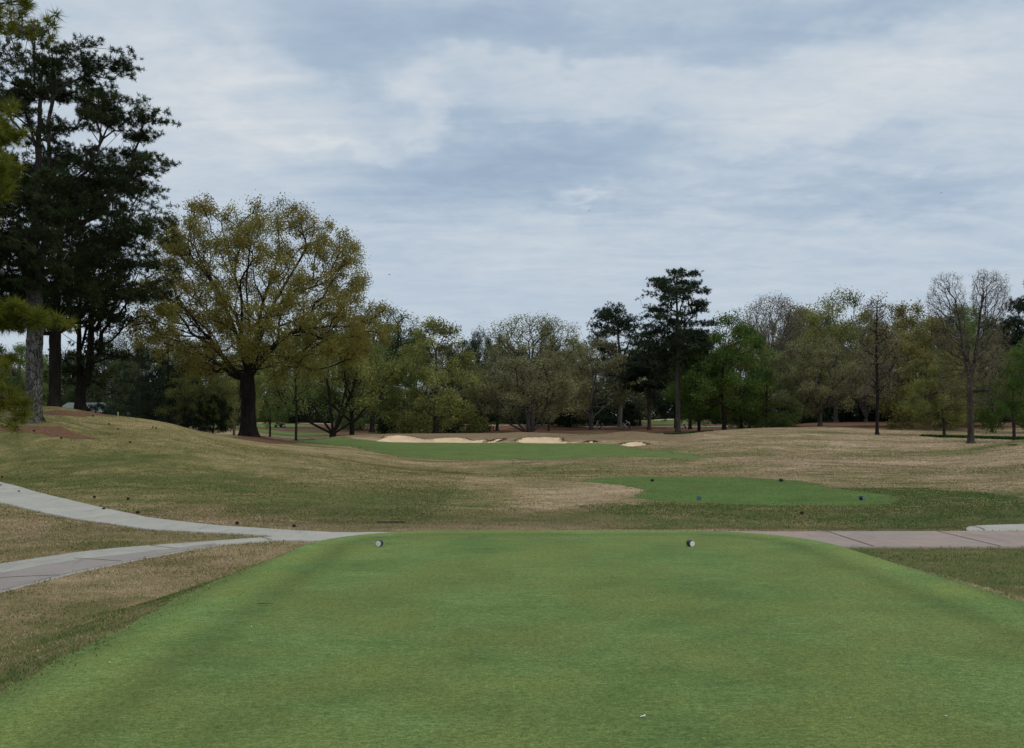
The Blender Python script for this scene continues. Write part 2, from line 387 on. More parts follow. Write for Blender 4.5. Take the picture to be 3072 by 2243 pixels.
def mat_rough():
    m, T, out = new_mat('dormant_rough_grass')
    tc = T.new('ShaderNodeTexCoord').outputs['Object']
    n1, n2, n3, n4 = turf(T, tc)
    g = T.new('ShaderNodeAttribute', attribute_name='green').outputs['Fac']
    hl = T.new('ShaderNodeAttribute', attribute_name='hill').outputs['Fac']
    br = T.new('ShaderNodeAttribute', attribute_name='brown').outputs['Fac']
    wd = T.new('ShaderNodeAttribute', attribute_name='wood').outputs['Fac']
    streak = T.noise(T.mapv(tc, (0.5, 1.0, 1), rot=(0, 0, 0.3)), 0.75, 6, 0.7, 0.9)
    a = T.m('MULTIPLY_ADD', n1, 0.9, -0.45); b = T.m('MULTIPLY_ADD', streak, 1.25, -0.625)
    c = T.m('MULTIPLY_ADD', n3, 1.5, -0.75); d = T.m('MULTIPLY_ADD', n4, 1.1, -0.55)
    e = T.m('MULTIPLY_ADD', n2, 1.1, -0.55)
    f = T.m('ADD', T.m('ADD', T.m('ADD', a, b), T.m('ADD', c, d)), e)
    f = T.m('ADD', f, T.m('MULTIPLY_ADD', T.m('MINIMUM', g, 1.0), 0.40, 0.36))
    f = T.m('ADD', f, T.m('MULTIPLY', hl, 0.16), clamp=True)
    col = T.ramp(f, [(0.0, (.42, .325, .225)), (0.25, (.315, .235, .150)), (0.5, (.205, .165, .085)), (0.75, (.125, .132, .052)), (1.0, (.078, .112, .038))])
    yel = T.ramp(f, [(0.0, (.42, .34, .19)), (0.3, (.30, .25, .12)), (0.6, (.175, .160, .062)), (1.0, (.075, .092, .028))])
    col = T.mix(T.m('MULTIPLY', hl, 0.85, clamp=True), col, yel)
    brc = T.ramp(n2, [(0.3, (.125, .090, .056)), (0.7, (.215, .158, .098))])
    col = T.mix(T.m('MULTIPLY', br, 0.85, clamp=True), col, brc)
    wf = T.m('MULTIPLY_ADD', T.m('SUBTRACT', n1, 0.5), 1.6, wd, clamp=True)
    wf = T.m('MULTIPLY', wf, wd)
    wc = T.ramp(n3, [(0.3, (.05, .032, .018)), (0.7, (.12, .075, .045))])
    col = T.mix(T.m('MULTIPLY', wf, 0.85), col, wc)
    vf = T.ramp(n4, [(0.3, .62), (0.7, 1.30)])
    col = T.mix(0.85, col, vf, 'MULTIPLY')
    vf = T.ramp(n3, [(0.3, .74), (0.7, 1.2)])
    col = T.mix(0.8, col, vf, 'MULTIPLY')
    bh = T.m('ADD', T.m('MULTIPLY', n3, 0.7), T.m('MULTIPLY', n4, 0.5))
    principled(T, out, col, 1.0, T.bump(bh, 0.75, 0.05), 0.05)
    return m

def mat_green(name, cols, mowed=True, fine=90.0, tan=0.2, gain=3.0, fleck=30):
    m, T, out = new_mat(name)
    tc = T.new('ShaderNodeTexCoord').outputs['Object']
    n1 = T.noise(tc, 0.45, 4, 0.6, 0.5); n2 = T.noise(T.mapv(tc, (0.75, 1.5, 1)), 2.6, 5, 0.68, 0.6)
    n3 = T.noise(T.mapv(tc, (0.6, 1.5, 1)), 13.0, 5, 0.75); n4 = T.noise(T.mapv(tc, (0.7, 1.3, 1)), fine, 3, 0.8)
    n5 = T.noise(tc, fine * 2.6, 2, 0.8)
    f = T.m('ADD', T.m('MULTIPLY', n1, 0.26), T.m('ADD', T.m('MULTIPLY', n2, 0.30), T.m('MULTIPLY', n3, 0.44)))
    f = T.m('MULTIPLY_ADD', T.m('SUBTRACT', f, 0.5), gain, 0.5, clamp=True)
    col = T.ramp(f, [(0.0, cols[0]), (0.5, cols[1]), (1.0, cols[2])])
    hue = T.noise(tc, 0.7, 3, 0.6, 0.3)
    yl_ = T.ramp(hue, [(0.40, 0.0), (0.60, 1.0)])
    col = T.mix(T.m('MULTIPLY', yl_, 0.6), col, tuple(cols[3]))
    v = T.ramp(n4, [(0.28, .55), (0.5, 1.0), (0.74, 1.6)])
    col = T.mix(0.95, col, v, 'MULTIPLY')
    n6 = T.noise(T.mapv(tc, (0.7, 1.2, 1)), 32.0, 3, 0.75)
    col = T.mix(0.9, col, T.ramp(n6, [(0.3, .66), (0.7, 1.36)]), 'MULTIPLY')
    stp = T.new('ShaderNodeAttribute', attribute_name='stripe').outputs['Fac']
    big = T.noise(tc, 0.85, 4, 0.65, 0.4)
    sv = T.m('MULTIPLY_ADD', stp, .20, T.m('MULTIPLY_ADD', T.m('SUBTRACT', big, .5), .55, 1.0))
    col = T.mix(1.0, col, T.m('MAXIMUM', sv, .5), 'MULTIPLY')
    v5 = T.ramp(n5, [(0.3, .55), (0.7, 1.5)])
    col = T.mix(0.85, col, v5, 'MULTIPLY')
    sp = T.ramp(T.noise(T.mapv(tc, (0.5, 1.4, 1)), fleck, 3, 0.65), [(0.62, 0.0), (0.76, 1.0)])
    col = T.mix(T.m('MULTIPLY', sp, tan), col, (.30, .28, .15))
    principled(T, out, col, 0.95, T.bump(T.m('ADD', n4, T.m('MULTIPLY', n5, .6)), 0.6, 0.012), 0.12)
    return m

M_rough = mat_rough()
M_tee = mat_green('mown_tee_turf', [(.061, .106, .030), (.103, .165, .049), (.166, .232, .086), (.138, .166, .044)], tan=0.45)
M_fwd = mat_green('forward_tee_turf', [(.042, .080, .018), (.066, .122, .028), (.100, .165, .045), (.085, .112, .026)], tan=0.35, gain=4.8, fleck=5)
M_put = mat_green('putting_green_turf', [(.052, .090, .022), (.080, .130, .034), (.115, .172, .050), (.105, .128, .036)], tan=0.15, gain=4.2, fleck=3)
def mat_straw():
    m, T, out = new_mat('pine_straw'); tc = T.new('ShaderNodeTexCoord').outputs['Object']
    n = T.noise(tc, 6, 6, 0.75); n2 = T.noise(tc, 0.9, 4)
    c = T.ramp(n, [(0.3, (.075, .036, .022)), (0.7, (.21, .115, .075))])
    c = T.mix(T.m('MULTIPLY', n2, 0.5), c, (.13, .08, .05))
    principled(T, out, c, 1.0, T.bump(n, 0.8, 0.05), 0.05); return m
M_straw = mat_straw()
def mat_sand():
    m, T, out = new_mat('bunker_sand'); tc = T.new('ShaderNodeTexCoord').outputs['Object']
    n = T.noise(tc, 0.8, 5, 0.6); n2 = T.noise(T.mapv(tc, (2.2, .5, .5)), 2.0, 5, 0.7)
    c = T.ramp(n, [(0.3, (.60, .49, .35)), (0.55, (.53, .41, .27)), (0.8, (.47, .32, .18))])
    c = T.mix(T.ramp(n2, [(.55, 0.0), (.75, .55)]), c, (.50, .38, .25))
    principled(T, out, c, 1.0, T.bump(n2, 0.6, 0.05), 0.05); return m
M_sand = mat_sand()
def mat_conc(name, c1, c2, c3, pink):
    m, T, out = new_mat(name); tc = T.new('ShaderNodeTexCoord').outputs['Object']
    n = T.noise(tc, 1.3, 6, 0.7, 0.5); n2 = T.noise(tc, 28, 4, 0.8); n3 = T.noise(T.mapv(tc, (1, 3, 1)), .5, 3)
    c = T.ramp(n, [(0.3, c1), (0.7, c2)])
    c = T.mix(T.ramp(n3, [(.45, 0.0), (.62, pink)]), c, c3)
    v = T.ramp(n2, [(.3, .78), (.7, 1.16)]); c = T.mix(0.8, c, v, 'MULTIPLY')
    st = T.ramp(T.noise(T.mapv(tc, (1.6, .5, 1), rot=(0, 0, .3)), 1.6, 5, .7, 1.0), [(.52, 1.0), (.72, .72)]); c = T.mix(0.9, c, st, 'MULTIPLY')
    principled(T, out, c, 0.9, T.bump(n2, 0.25, 0.005), 0.2); return m
M_conc = mat_conc('grey_concrete', (.28, .285, .26), (.38, .378, .34), (.33, .31, .275), 0.5)
M_pink = mat_conc('pinkish_stained_concrete', (.245, .195, .172), (.325, .255, .220), (.235, .215, .205), 0.75)
M_joint = simple('dark_joint', (.05, .045, .04), 0.95)

# ------------------------------------------------------------------ ground object and sheets
g = mesh_np('ground', GV, np.full(len(GT), 3), GT, [M_rough], smooth=True,
            attrs={'green': gr, 'hill': hill, 'brown': brown, 'wood': wood})
tag(g, kind='structure')

def sheet(name, sdf, bbox, mat, off=0.004, skirt=0.0, smooth=True, parent=None, struct=True, attrf=None):
    """part of the ground surface inside sdf<0, lifted by off, cut exactly on the ground's triangles"""
    m = (GV[:, 0] > bbox[0]) & (GV[:, 0] < bbox[1]) & (GV[:, 1] > bbox[2]) & (GV[:, 1] < bbox[3])
    d = np.full(len(GV), 1e3); d[m] = sdf(GV[m, 0], GV[m, 1])
    D = d[GT]; neg = D < 0; cnt = neg.sum(1)
    V = []; key = {}; faces = []; edges = []
    def vi(i):
        k = (i, i)
        if k not in key: key[k] = len(V); V.append(GV[i])
        return key[k]
    def ve(i, j):
        k = (min(i, j), max(i, j))
        if k not in key:
            t = d[i] / (d[i] - d[j]); key[k] = len(V); V.append(GV[i] * (1 - t) + GV[j] * t)
        return key[k]
    for t in np.nonzero(cnt == 3)[0]: faces.append([vi(i) for i in GT[t]])
    for t in np.nonzero((cnt == 1) | (cnt == 2))[0]:
        tri = GT[t]
        for r in range(3):
            a, b, c = tri[r], tri[(r + 1) % 3], tri[(r + 2) % 3]
            if cnt[t] == 1 and d[a] < 0:
                p, q_ = ve(a, b), ve(a, c); faces.append([vi(a), p, q_]); edges.append((p, q_)); break
            if cnt[t] == 2 and d[a] >= 0:
                p, q_ = ve(a, b), ve(a, c); faces.append([p, vi(b), vi(c), q_]); edges.append((q_, p)); break
    V = np.array(V); V[:, 2] += off
    if skirt > 0:
        n0 = len(V); low = V.copy(); low[:, 2] -= skirt; V = np.concatenate([V, low])
        for a, b in edges: faces.append([b, a, n0 + a, n0 + b])
    sizes = [len(f) for f in faces]; loops = [i for f in faces for i in f]
    o = mesh_np(name, V, sizes, loops, [mat], parent=parent, smooth=smooth, attrs=attrf(V[:, 0], V[:, 1]) if attrf else None)
    if struct: tag(o, kind='structure')
    return o
def bb(P, pad=1.0): return (P[:, 0].min() - pad, P[:, 0].max() + pad, P[:, 1].min() - pad, P[:, 1].max() + pad)
def nz(x, y, f, a): return a * (vnoise(x * f + 11.3, y * f + 5.1) + 0.5 * vnoise(x * f * 2.7, y * f * 2.7) - 0.75)

sheet('tee', lambda x, y: tee_sdf(x, y) - 0.12 + nz(x, y, 1.4, 0.22) + nz(x, y, 9, .12), (-5, 6.5, -4, 15), M_tee,
      attrf=lambda x, y: {'stripe': -.9 * np.exp(-((tee_sdf(x, y) + .85) / .17) ** 2) + .9 * np.exp(-((tee_sdf(x, y) + .38) / .24) ** 2) - .5 * np.exp(-((tee_sdf(x, y) + .02) / .1) ** 2)})
fw = wpoly([(576.8,479.8),(599,477),(647.5,475.8),(738.5,476),(795,479.6),(815,482),(835.5,488),(890,494.4),(900,498.4),(890,503.5),(859.8,504.9),(768.8,504.9),(708,502.9),(657.6,500.4),(639.4,497.4),(635.4,494.4),(643.5,489.3),(627.3,484.3),(601,482.2)], 4, 18)
sheet('forward_tee', lambda x, y: poly_sdf(fw, x, y) + nz(x, y, .9, .35) + nz(x, y, 5, .25), bb(fw), M_fwd)
pg = wpoly([(287.3,440.2),(300,438.4),(340,436.4),(378,440.4),(411,441.7),(452,442.1),(482,442.4),(500,442),(520,442),(549,442.8),(566.8,442.6),(595,442.4),(620,444),(630,446),(655,449.7),(690.6,452.4),(715,456.6),(690,457.6),(620,456),(573,457),(549,459),(517,458.4),(466.7,459.3),(442,458.7),(400.7,455.6),(380,452),(355,446.3),(318,443.2)], 3, 45)
sheet('putting_green', lambda x, y: poly_sdf(pg, x, y) + nz(x, y, .5, .5), bb(pg), M_put, 0.006)
for i, P in enumerate(BW):
    sheet('bunker', lambda x, y, P=P: poly_sdf(P, x, y) + nz(x, y, 1.1, .22), bb(P), M_sand, 0.012)
tiny = np.array([(5.6, 84.6), (6.1, 85.2), (6.6, 84.7), (6.1, 84.4)])
sheet('bunker', lambda x, y: poly_sdf(tiny, x, y), bb(tiny), M_sand, 0.012)

def ell(px, Y, rx, ry, seed=0.0):
    c = at(px, Y)
    return (lambda x, y: (np.hypot((x - c.x) / rx, (y - c.y) / ry) - 1) * min(rx, ry) + nz(x + seed, y, .7, .7)), (c.x - rx * 1.6 - 1, c.x + rx * 1.6 + 1, c.y - ry * 1.6 - 1, c.y + ry * 1.6 + 1)
def straw_poly(pts, ymin, f=.6, a=.5):
    P = wpoly(pts, 3, ymin); sheet('pine_straw', lambda x, y: poly_sdf(P, x, y) + nz(x, y, f, a), bb(P), M_straw, 0.01)
straw_poly([(-60,425),(-10,425),(33,425.5),(60,425),(80,433),(98,438),(70,437.5),(40,434),(0,429.5),(-60,430)], 33, .8, .4)
straw_poly([(36,412),(48,409),(54,408.5),(75,409.5),(100,412.5),(112,414.6),(95,415.5),(70,414),(44,413.3)], 42, .6, .8)
straw_poly([(222,438),(235,435.6),(262,435.2),(275,438),(300,441.5),(290,443.2),(262,442),(240,440.6)], 56, .6, .6)
for (px, Y, rx, ry) in ((470, 170, 40, 9), (620, 168, 22, 8), (700, 150, 16, 6), (860, 136, 28, 7), (940, 132, 14, 5), (330, 128, 10, 5), (430, 124, 14, 5), (540, 150, 16, 8)):
    f, b = ell(px, Y, rx, ry, px); sheet('pine_straw', f, b, M_straw, 0.02)
# far green, its two bunkers and the green on the left beyond the oak
for (px, Y, rx, ry, mt) in ((672, 210, 10.5, 15, M_put), (250, 158, 12, 14, M_put), (285, 128, 7, 6, M_put)):
    f, b = ell(px, Y, rx, ry, px); sheet('far_green', f, b, mt, 0.03)
for (px, Y, rx, ry) in ((663, 218, 3.4, 3.0), (701, 214, 2.2, 2.0), (263, 172, 3.2, 1.6)):
    f, b = ell(px, Y, rx, ry, px); sheet('bunker', f, b, M_sand, 0.12, 0.1)

# cart path (concrete) with its fork, pinkish right half, apron
A_left = [(-120,470),(-60,478),(0,487),(73.6,503),(147,517),(221,524),(294.6,529),(333,531),(500,530.5)]
A_tail = [(272,539),(221,543),(147,556),(73.6,571.6),(0,591),(-80,622),(-80,588),(0,563.8),(73.6,552.5),(147,544.4),(221,539),(262,536.2),(272,535.3),(266,534.2),(221,531.8),(147,528),(73.6,519),(0,506),(-60,496),(-120,487)]
PL = np.array([W(*p) for p in A_left] + [W(500, 546), W(333, 540)] + [W(*p) for p in A_tail])
PR = np.array([W(500, 530.5), W(720, 530.1), W(1400, 529.5), W(1400, 545.5), W(800, 545.4), W(500, 546)])
path = sheet('cart_path', lambda x, y: poly_sdf(PL, x, y), bb(PL), M_conc, 0.03, 0.08)
path2 = sheet('cart_path', lambda x, y: poly_sdf(PR, x, y), bb(PR), M_pink, 0.03, 0.08)
PB = np.array([W(*p) for p in [(-80,640),(0,600),(73.6,578),(147,560),(221,545),(214,542.6),(150,550.5),(73,560.5),(30,569),(0,574),(-80,598)]])
M_mauve = mat_conc('mauve_grey_concrete', (.225, .205, .195), (.29, .262, .245), (.25, .235, .225), .5)
stain = sheet('cart_path', lambda x, y: np.maximum(poly_sdf(PB, x, y) + nz(x, y, 1.5, .12), poly_sdf(PL, x, y) + .004), bb(PB), M_mauve, 0.034)
PA = np.array([W(*p) for p in [(967,529.4),(966,526),(970,522.5),(980,519.6),(998,518),(1024,517),(1200,515),(1200,529.4)]])
apron = sheet('cart_path', lambda x, y: poly_sdf(PA, x, y), bb(PA), M_conc, 0.026, 0.08)
def joint(a, b, par, w=0.022, off=0.036):
    (x0, y0), (x1, y1) = W(*a), W(*b); n = 12; L = math.hypot(x1 - x0, y1 - y0); ux, uy = -(y1 - y0) / L * w / 2, (x1 - x0) / L * w / 2
    vs = []
    for k in range(n + 1):
        t = k / n; x = x0 + (x1 - x0) * t; y = y0 + (y1 - y0) * t; z = h1(x, y) + off
        vs += [(x - ux, y - uy, z), (x + ux, y + uy, z)]
    mb = MB(); mb.add(vs, [[2*k, 2*k+2, 2*k+3, 2*k+1] for k in range(n)]); mb.build('expansion_joint', M_joint, par)
for x in (1.8, 4.0, 6.1, 8.25, 10.4):
    a = ((x / 16.83) * F + CX, 530.1); b = ((x / 14.62) * F + CX, 545.4); joint(a, b, path2)
joint((966, 519), (985, 529), apron)
for a, b in (((-20, 579.5), (60, 575)), ((74, 558.6), (122, 560.5)), ((150, 544.6), (178, 547.5)), ((262, 536.6), (272, 538.8)), ((-5, 496), (70, 496.4))): joint(a, b, path, 0.02, 0.037 if a[0] != -5 else 0.036)
# pale far cart path in front of the woods
FP = np.array([((px - CX) / F * Y, Y) for px, Y in ((300, 176), (400, 179), (500, 180), (600, 178), (660, 182), (760, 178), (760, 180), (660, 184), (600, 180.4), (500, 182.4), (400, 181.4), (300, 178.5))])
sheet('cart_path', lambda x, y: poly_sdf(FP, x, y), bb(FP), M_conc, 0.06, 0.06)
M_green_strip = mat_green('ground_cover_green', [(.03, .07, .02), (.045, .10, .025), (.07, .13, .04), (.05, .09, .02)], tan=0.0)

# ------------------------------------------------------------------ trees
def unit(v): return v / (np.linalg.norm(v, axis=-1, keepdims=True) + 1e-9)

class Tree:
    def __init__(s, seed): s.r = np.random.default_rng(seed)
    def crown(s, prof, n, shell=0.5, depth=1.0, lump=0.25, clumps=0, flat=(1.0, .45), topw=0.0):
        """points inside a crown given by rows (z, xl, xr) in metres"""
        r = s.r; prof = sorted(prof); zs = np.array([p[0] for p in prof]); xl = np.array([p[1] for p in prof]); xr = np.array([p[2] for p in prof])
        def samp(k):
            zz = r.uniform(zs[0], zs[-1], k * 4); hw = (np.interp(zz, zs, xr) - np.interp(zz, zs, xl)) / 2
            keep = r.uniform(0, 1, k * 4) < (hw / hw.max()) ** 1.3 * (1 - topw + topw * (zz - zs[0]) / (zs[-1] - zs[0])); zz = zz[keep][:k]
            k2 = len(zz); a = r.uniform(0, 2 * np.pi, k2); rad = r.uniform(0, 1, k2) ** (0.5 * (1 - shell) + 0.04)
            hw = (np.interp(zz, zs, xr) - np.interp(zz, zs, xl)) / 2; c = (np.interp(zz, zs, xr) + np.interp(zz, zs, xl)) / 2
            lf = 1 - lump * vnoise(a * 1.9 + 7.1, zz * 0.9 + 3 * np.cos(a)) * 1.2 + lump * 0.35
            H_ = zs[-1] - zs[0]
            return np.stack([c + hw * rad * np.cos(a) * lf, hw * rad * np.sin(a) * depth * lf, zz], 1)
        if not clumps: return samp(n)
        C = samp(clumps); k = n // len(C) + 1
        P = np.repeat(C, k, 0); o = r.normal(0, 1, P.shape) * np.array([flat[0], flat[0], flat[1]]) * 0.62
        sz = np.repeat(r.uniform(0.55, 1.25, len(C)), k)[:, None]
        return P + o * sz
    def skeleton(s, trunks, pts, bf=0.4, step=0.6, attach=0.35, up=0.8, curve=0.35, sag=0.0):
        """grow limbs from given trunk polylines to every crown point (greedy, path-length balanced)"""
        r = s.r; cap = 400 + len(pts) * 14
        P = np.zeros((cap, 3)); L = np.zeros(cap); par = np.full(cap, -1); D = np.zeros((cap, 3)); ok = np.zeros(cap); n = 0
        for ti, tr in enumerate(trunks):
            tr = np.asarray(tr, float); att = attach if not isinstance(attach, (list, tuple)) else attach[ti]
            seg = np.linalg.norm(np.diff(tr, axis=0), axis=1); cum = np.concatenate([[0], np.cumsum(seg)]); m = max(4, int(cum[-1] / 0.45))
            q_ = np.stack([np.interp(np.linspace(0, cum[-1], m), cum, tr[:, i]) for i in range(3)], 1)
            q_[1:-1, :2] += r.normal(0, 0.012, (m - 2, 2)) * (cum[-1] / m + .3)
            if ti > 0 or n > 0:
                j = int(np.argmin(np.linalg.norm(P[:n] - q_[0], axis=1))); pr = j
            else: pr = -1
            for k in range(m):
                if k == 0 and pr >= 0: continue
                P[n] = q_[k]; par[n] = pr
                if pr >= 0: L[n] = L[pr] + np.linalg.norm(P[n] - P[pr]); D[n] = unit(P[n] - P[pr])
                else: D[n] = (0, 0, 1)
                ok[n] = 0 if k / m > att else 60
                pr = n; n += 1
        base_n = n
        org = P[:n][ok[:n] == 0]; org = org[0] if len(org) else P[n - 1]
        o = np.argsort(np.linalg.norm(pts - org, axis=1)); ends = []
        for p in pts[o]:
            dv = P[:n] - p; d = np.sqrt((dv * dv).sum(1)); cost = d + bf * L[:n] + ok[:n] + up * np.maximum(0, dv[:, 2] + 0.15 * d)
            j = int(np.argmin(cost)); dd = d[j]; m = max(1, int(dd / step))
            c1 = P[j] + D[j] * dd * curve; pr = j
            if n + m >= cap: break
            for k in range(1, m + 1):
                t = k / m; b = P[j] * (1 - t) ** 2 + c1 * 2 * t * (1 - t) + p * t * t
                if 0 < k < m: b = b + r.normal(0, 0.035 * step, 3)
                b[2] -= sag * dd * t * (1 - t)
                P[n] = b; par[n] = pr; L[n] = L[pr] + np.linalg.norm(b - P[pr]); D[n] = unit(b - P[pr]); pr = n; n += 1
            ends.append(n - 1)
        s.P = P[:n]; s.par = par[:n]; s.D = D[:n]; s.n = n; s.ends = np.array(ends); s.base_n = base_n
        cnt = np.zeros(n)
        haschild = np.zeros(n, bool); haschild[par[1:n][par[1:n] >= 0]] = True
        cnt[~haschild] = 1
        for i in range(n - 1, 0, -1):
            if par[i] >= 0: cnt[par[i]] += cnt[i]
        s.cnt = cnt
        return s
    def wood(s, r_base, r_tip=0.012, rmin=0.0, flare=1.6, flare_h=0.9, sides=(12, 6, 3), wob=0.06):
        n = s.n; e = math.log(s.cnt[0]) / math.log(r_base / r_tip); rad = r_tip * s.cnt ** (1 / e)
        # keep the stem itself from thinning too abruptly
        s.rad = rad
        kids = [[] for _ in range(n)]
        for i in range(1, n):
            if s.par[i] >= 0: kids[s.par[i]].append(i)
        V = []; Fq = []; nv = 0; stack = [(0, -1)]
        while stack:
            st, pr = stack.pop(); ch = ([pr] if pr >= 0 else []) + [st]; c = st
            while kids[c]:
                k = max(kids[c], key=lambda a: s.cnt[a])
                for a in kids[c]:
                    if a != k: stack.append((a, c))
                ch.append(k); c = k
            if rad[st] < rmin or len(ch) < 2: continue
            pts = s.P[ch]; rr = rad[ch].copy()
            if pr >= 0: rr[0] = min(rr[0], rr[1] * 1.25)
            rr = np.maximum(rr, r_tip * 0.6); rr[-1] *= 0.5
            K = sides[0] if rr[0] > 0.11 else (sides[1] if rr[0] > 0.035 else sides[2])
            t = np.gradient(pts, axis=0); t = unit(t)
            ref = np.array([1., 0, 0]) if abs(t[0, 0]) < 0.7 else np.array([0, 1., 0])
            u = unit(np.cross(t, ref)); w = np.cross(t, u)
            a = np.linspace(0, 2 * np.pi, K, endpoint=False)
            rm = rr[:, None] * np.ones(K)[None]
            if pr < 0:
                hgt = pts[:, 2] - pts[0, 2]; fl = 1 + (flare - 1) * np.exp(-hgt / (flare_h * 0.45))
                lob = 1 + 0.22 * np.exp(-hgt / flare_h)[:, None] * np.sin(a * 5 + 1.3)[None]
                rm = rm * fl[:, None] * lob
            if K > 5: rm = rm * (1 + wob * (s.r.uniform(-1, 1, rm.shape)))
            ring = pts[:, None] + rm[..., None] * (np.cos(a)[None, :, None] * u[:, None] + np.sin(a)[None, :, None] * w[:, None])
            m = len(ch); V.append(ring.reshape(-1, 3)); ii = np.arange(m * K).reshape(m, K) + nv
            Fq.append(np.stack([ii[:-1], np.roll(ii, -1, 1)[:-1], np.roll(ii, -1, 1)[1:], ii[1:]], -1).reshape(-1, 4)); nv += m * K
        return np.concatenate(V), np.concatenate(Fq)
    def leaf_sites(s, maxcnt=3):
        m = (s.cnt <= maxcnt); m[:s.base_n] = False
        return np.nonzero(m)[0]
    def leaves(s, total, sigma, size, aspect=0.6, maxcnt=3, tint_f=0.35, droop=0.0, keep=None):
        r = s.r; st = s.leaf_sites(maxcnt)
        if keep is not None: st = st[keep(s.P[st])]
        pick = r.choice(st, total); c = s.P[pick] + r.normal(0, sigma, (total, 3)) - np.array([0, 0, droop])
        a = unit(r.normal(0, 1, (total, 3))); b = unit(np.cross(a, r.normal(0, 1, (total, 3))))
        sz = size * r.uniform(0.6, 1.3, total)[:, None]
        V = np.stack([c - a * sz, c - b * sz * aspect, c + a * sz, c + b * sz * aspect], 1).reshape(-1, 3)
        lo = vnoise(c[:, 0] * tint_f + 5, c[:, 2] * tint_f + c[:, 1] * tint_f * .7); lo2 = vnoise(c[:, 0] * 1.1 + 9, c[:, 2] * 1.1 + c[:, 1])
        tint = np.clip(0.55 * lo + 0.25 * lo2 + 0.30 * r.uniform(0, 1, total) - 0.05, 0, 1)
        return V, np.full(total, 4), np.arange(total * 4), np.repeat(tint, 4)
    def needles(s, tufts_per, blades, Ln, wd, spread=0.25, upb=0.5, maxcnt=2, sites=None):
        r = s.r; st = s.ends if sites is None else sites
        c = np.repeat(s.P[st], tufts_per, 0); c = c + r.normal(0, spread, c.shape) * np.array([1, 1, .5]); nt = len(c)
        tt = 0.6 * vnoise(c[:, 0] * .5 + 5, c[:, 2] * .5 + c[:, 1] * .4) + 0.4 * r.uniform(0, 1, nt)
        c = np.repeat(c, blades, 0); N = len(c)
        d = unit(r.normal(0, 1, (N, 3)) + np.array([0, 0, upb])); p = unit(np.cross(d, r.normal(0, 1, (N, 3)))) * wd / 2
        l = Ln * r.uniform(0.65, 1.1, N)[:, None]; b0 = c + d * l * 0.12
        V = np.stack([b0 - p, b0 + p, c + d * l], 1).reshape(-1, 3)
        tint = np.clip(np.repeat(tt, blades) + r.uniform(-.12, .12, N), 0, 1)
        return V, np.full(N, 3), np.arange(N * 3), np.repeat(tint, 3)

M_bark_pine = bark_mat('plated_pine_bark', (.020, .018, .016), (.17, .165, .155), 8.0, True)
M_bark_dark = bark_mat('dark_bark', (.008, .007, .006), (.034, .029, .025), 5.0)
M_bark_oak = bark_mat('oak_bark', (.006, .005, .004), (.030, .026, .022), 4.0)
M_bark_grey = bark_mat('grey_bark', (.035, .032, .028), (.17, .16, .14), 3.2)
M_bark_brown = bark_mat('brown_bark', (.016, .014, .012), (.090, .080, .066), 3.2)

L_pine = leaf_mat('dark_pine_needles', [(0.018, 0.025, 0.013), (0.031, 0.043, 0.020), (0.060, 0.074, 0.034)], .12)
L_pine2 = leaf_mat('blue_dark_pine_needles', [(0.021, 0.032, 0.021), (0.037, 0.053, 0.032), (0.064, 0.083, 0.047)], .12)
L_near = leaf_mat('yellow_green_pine_needles', [(.045, .060, .012), (.105, .125, .020), (.19, .20, .035)], .35)
L_near_d = leaf_mat('shaded_pine_needles', [(.02, .03, .015), (.035, .05, .022)], .2)
L_oak = leaf_mat('spring_oak_leaves', [(0.112, 0.132, 0.035), (0.184, 0.173, 0.047), (0.240, 0.195, 0.057), (0.212, 0.212, 0.061), (0.324, 0.293, 0.095)], .5)
L_olive = leaf_mat('olive_spring_leaves', [(0.096, 0.107, 0.039), (0.157, 0.170, 0.055), (0.234, 0.253, 0.082), (0.318, 0.327, 0.110)], .3)
L_olive_g = leaf_mat('green_olive_leaves', [(0.074, 0.110, 0.044), (0.122, 0.176, 0.061), (0.185, 0.245, 0.086), (0.245, 0.304, 0.120)], .3)
L_pale = leaf_mat('pale_spring_leaves', [(0.110, 0.121, 0.055), (0.176, 0.187, 0.088), (0.264, 0.264, 0.143)], .35)
L_bright = leaf_mat('bright_green_leaves', [(0.041, 0.075, 0.022), (0.067, 0.114, 0.031), (0.099, 0.156, 0.040), (0.145, 0.204, 0.053)], .35)
L_brown = leaf_mat('brown_bud_twigs', [(0.104, 0.098, 0.059), (0.163, 0.149, 0.080), (0.209, 0.211, 0.108), (0.242, 0.270, 0.120)], .2)
L_grey = leaf_mat('grey_brown_buds', [(0.107, 0.090, 0.069), (0.170, 0.144, 0.107), (0.245, 0.209, 0.149)], .2)
L_orange = leaf_mat('yellow_orange_spring_leaves', [(0.087, 0.121, 0.044), (0.160, 0.177, 0.061), (0.248, 0.199, 0.077), (0.189, 0.241, 0.087)], .3)
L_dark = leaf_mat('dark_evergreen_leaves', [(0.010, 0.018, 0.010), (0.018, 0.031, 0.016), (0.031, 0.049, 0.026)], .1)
L_dcon = leaf_mat('dark_conifer_needles', [(0.016, 0.026, 0.017), (0.029, 0.044, 0.027), (0.055, 0.075, 0.047)], .1)
L_light = leaf_mat('distant_light_green_leaves', [(0.044, 0.063, 0.031), (0.066, 0.091, 0.040), (0.097, 0.127, 0.053)], .35)

def px_frame(px, Y):
    b = at(px, Y)
    def P(qx, qy, dy=0.0): return ((qx - CX) / F * Y - b.x, dy, ZC - (qy - HY) / F * Y - b.z)
    return b, P
def prof_px(P, rows): return [(P(0, py)[2], P(xl, py)[0], P(xr, py)[0]) for py, xl, xr in rows]

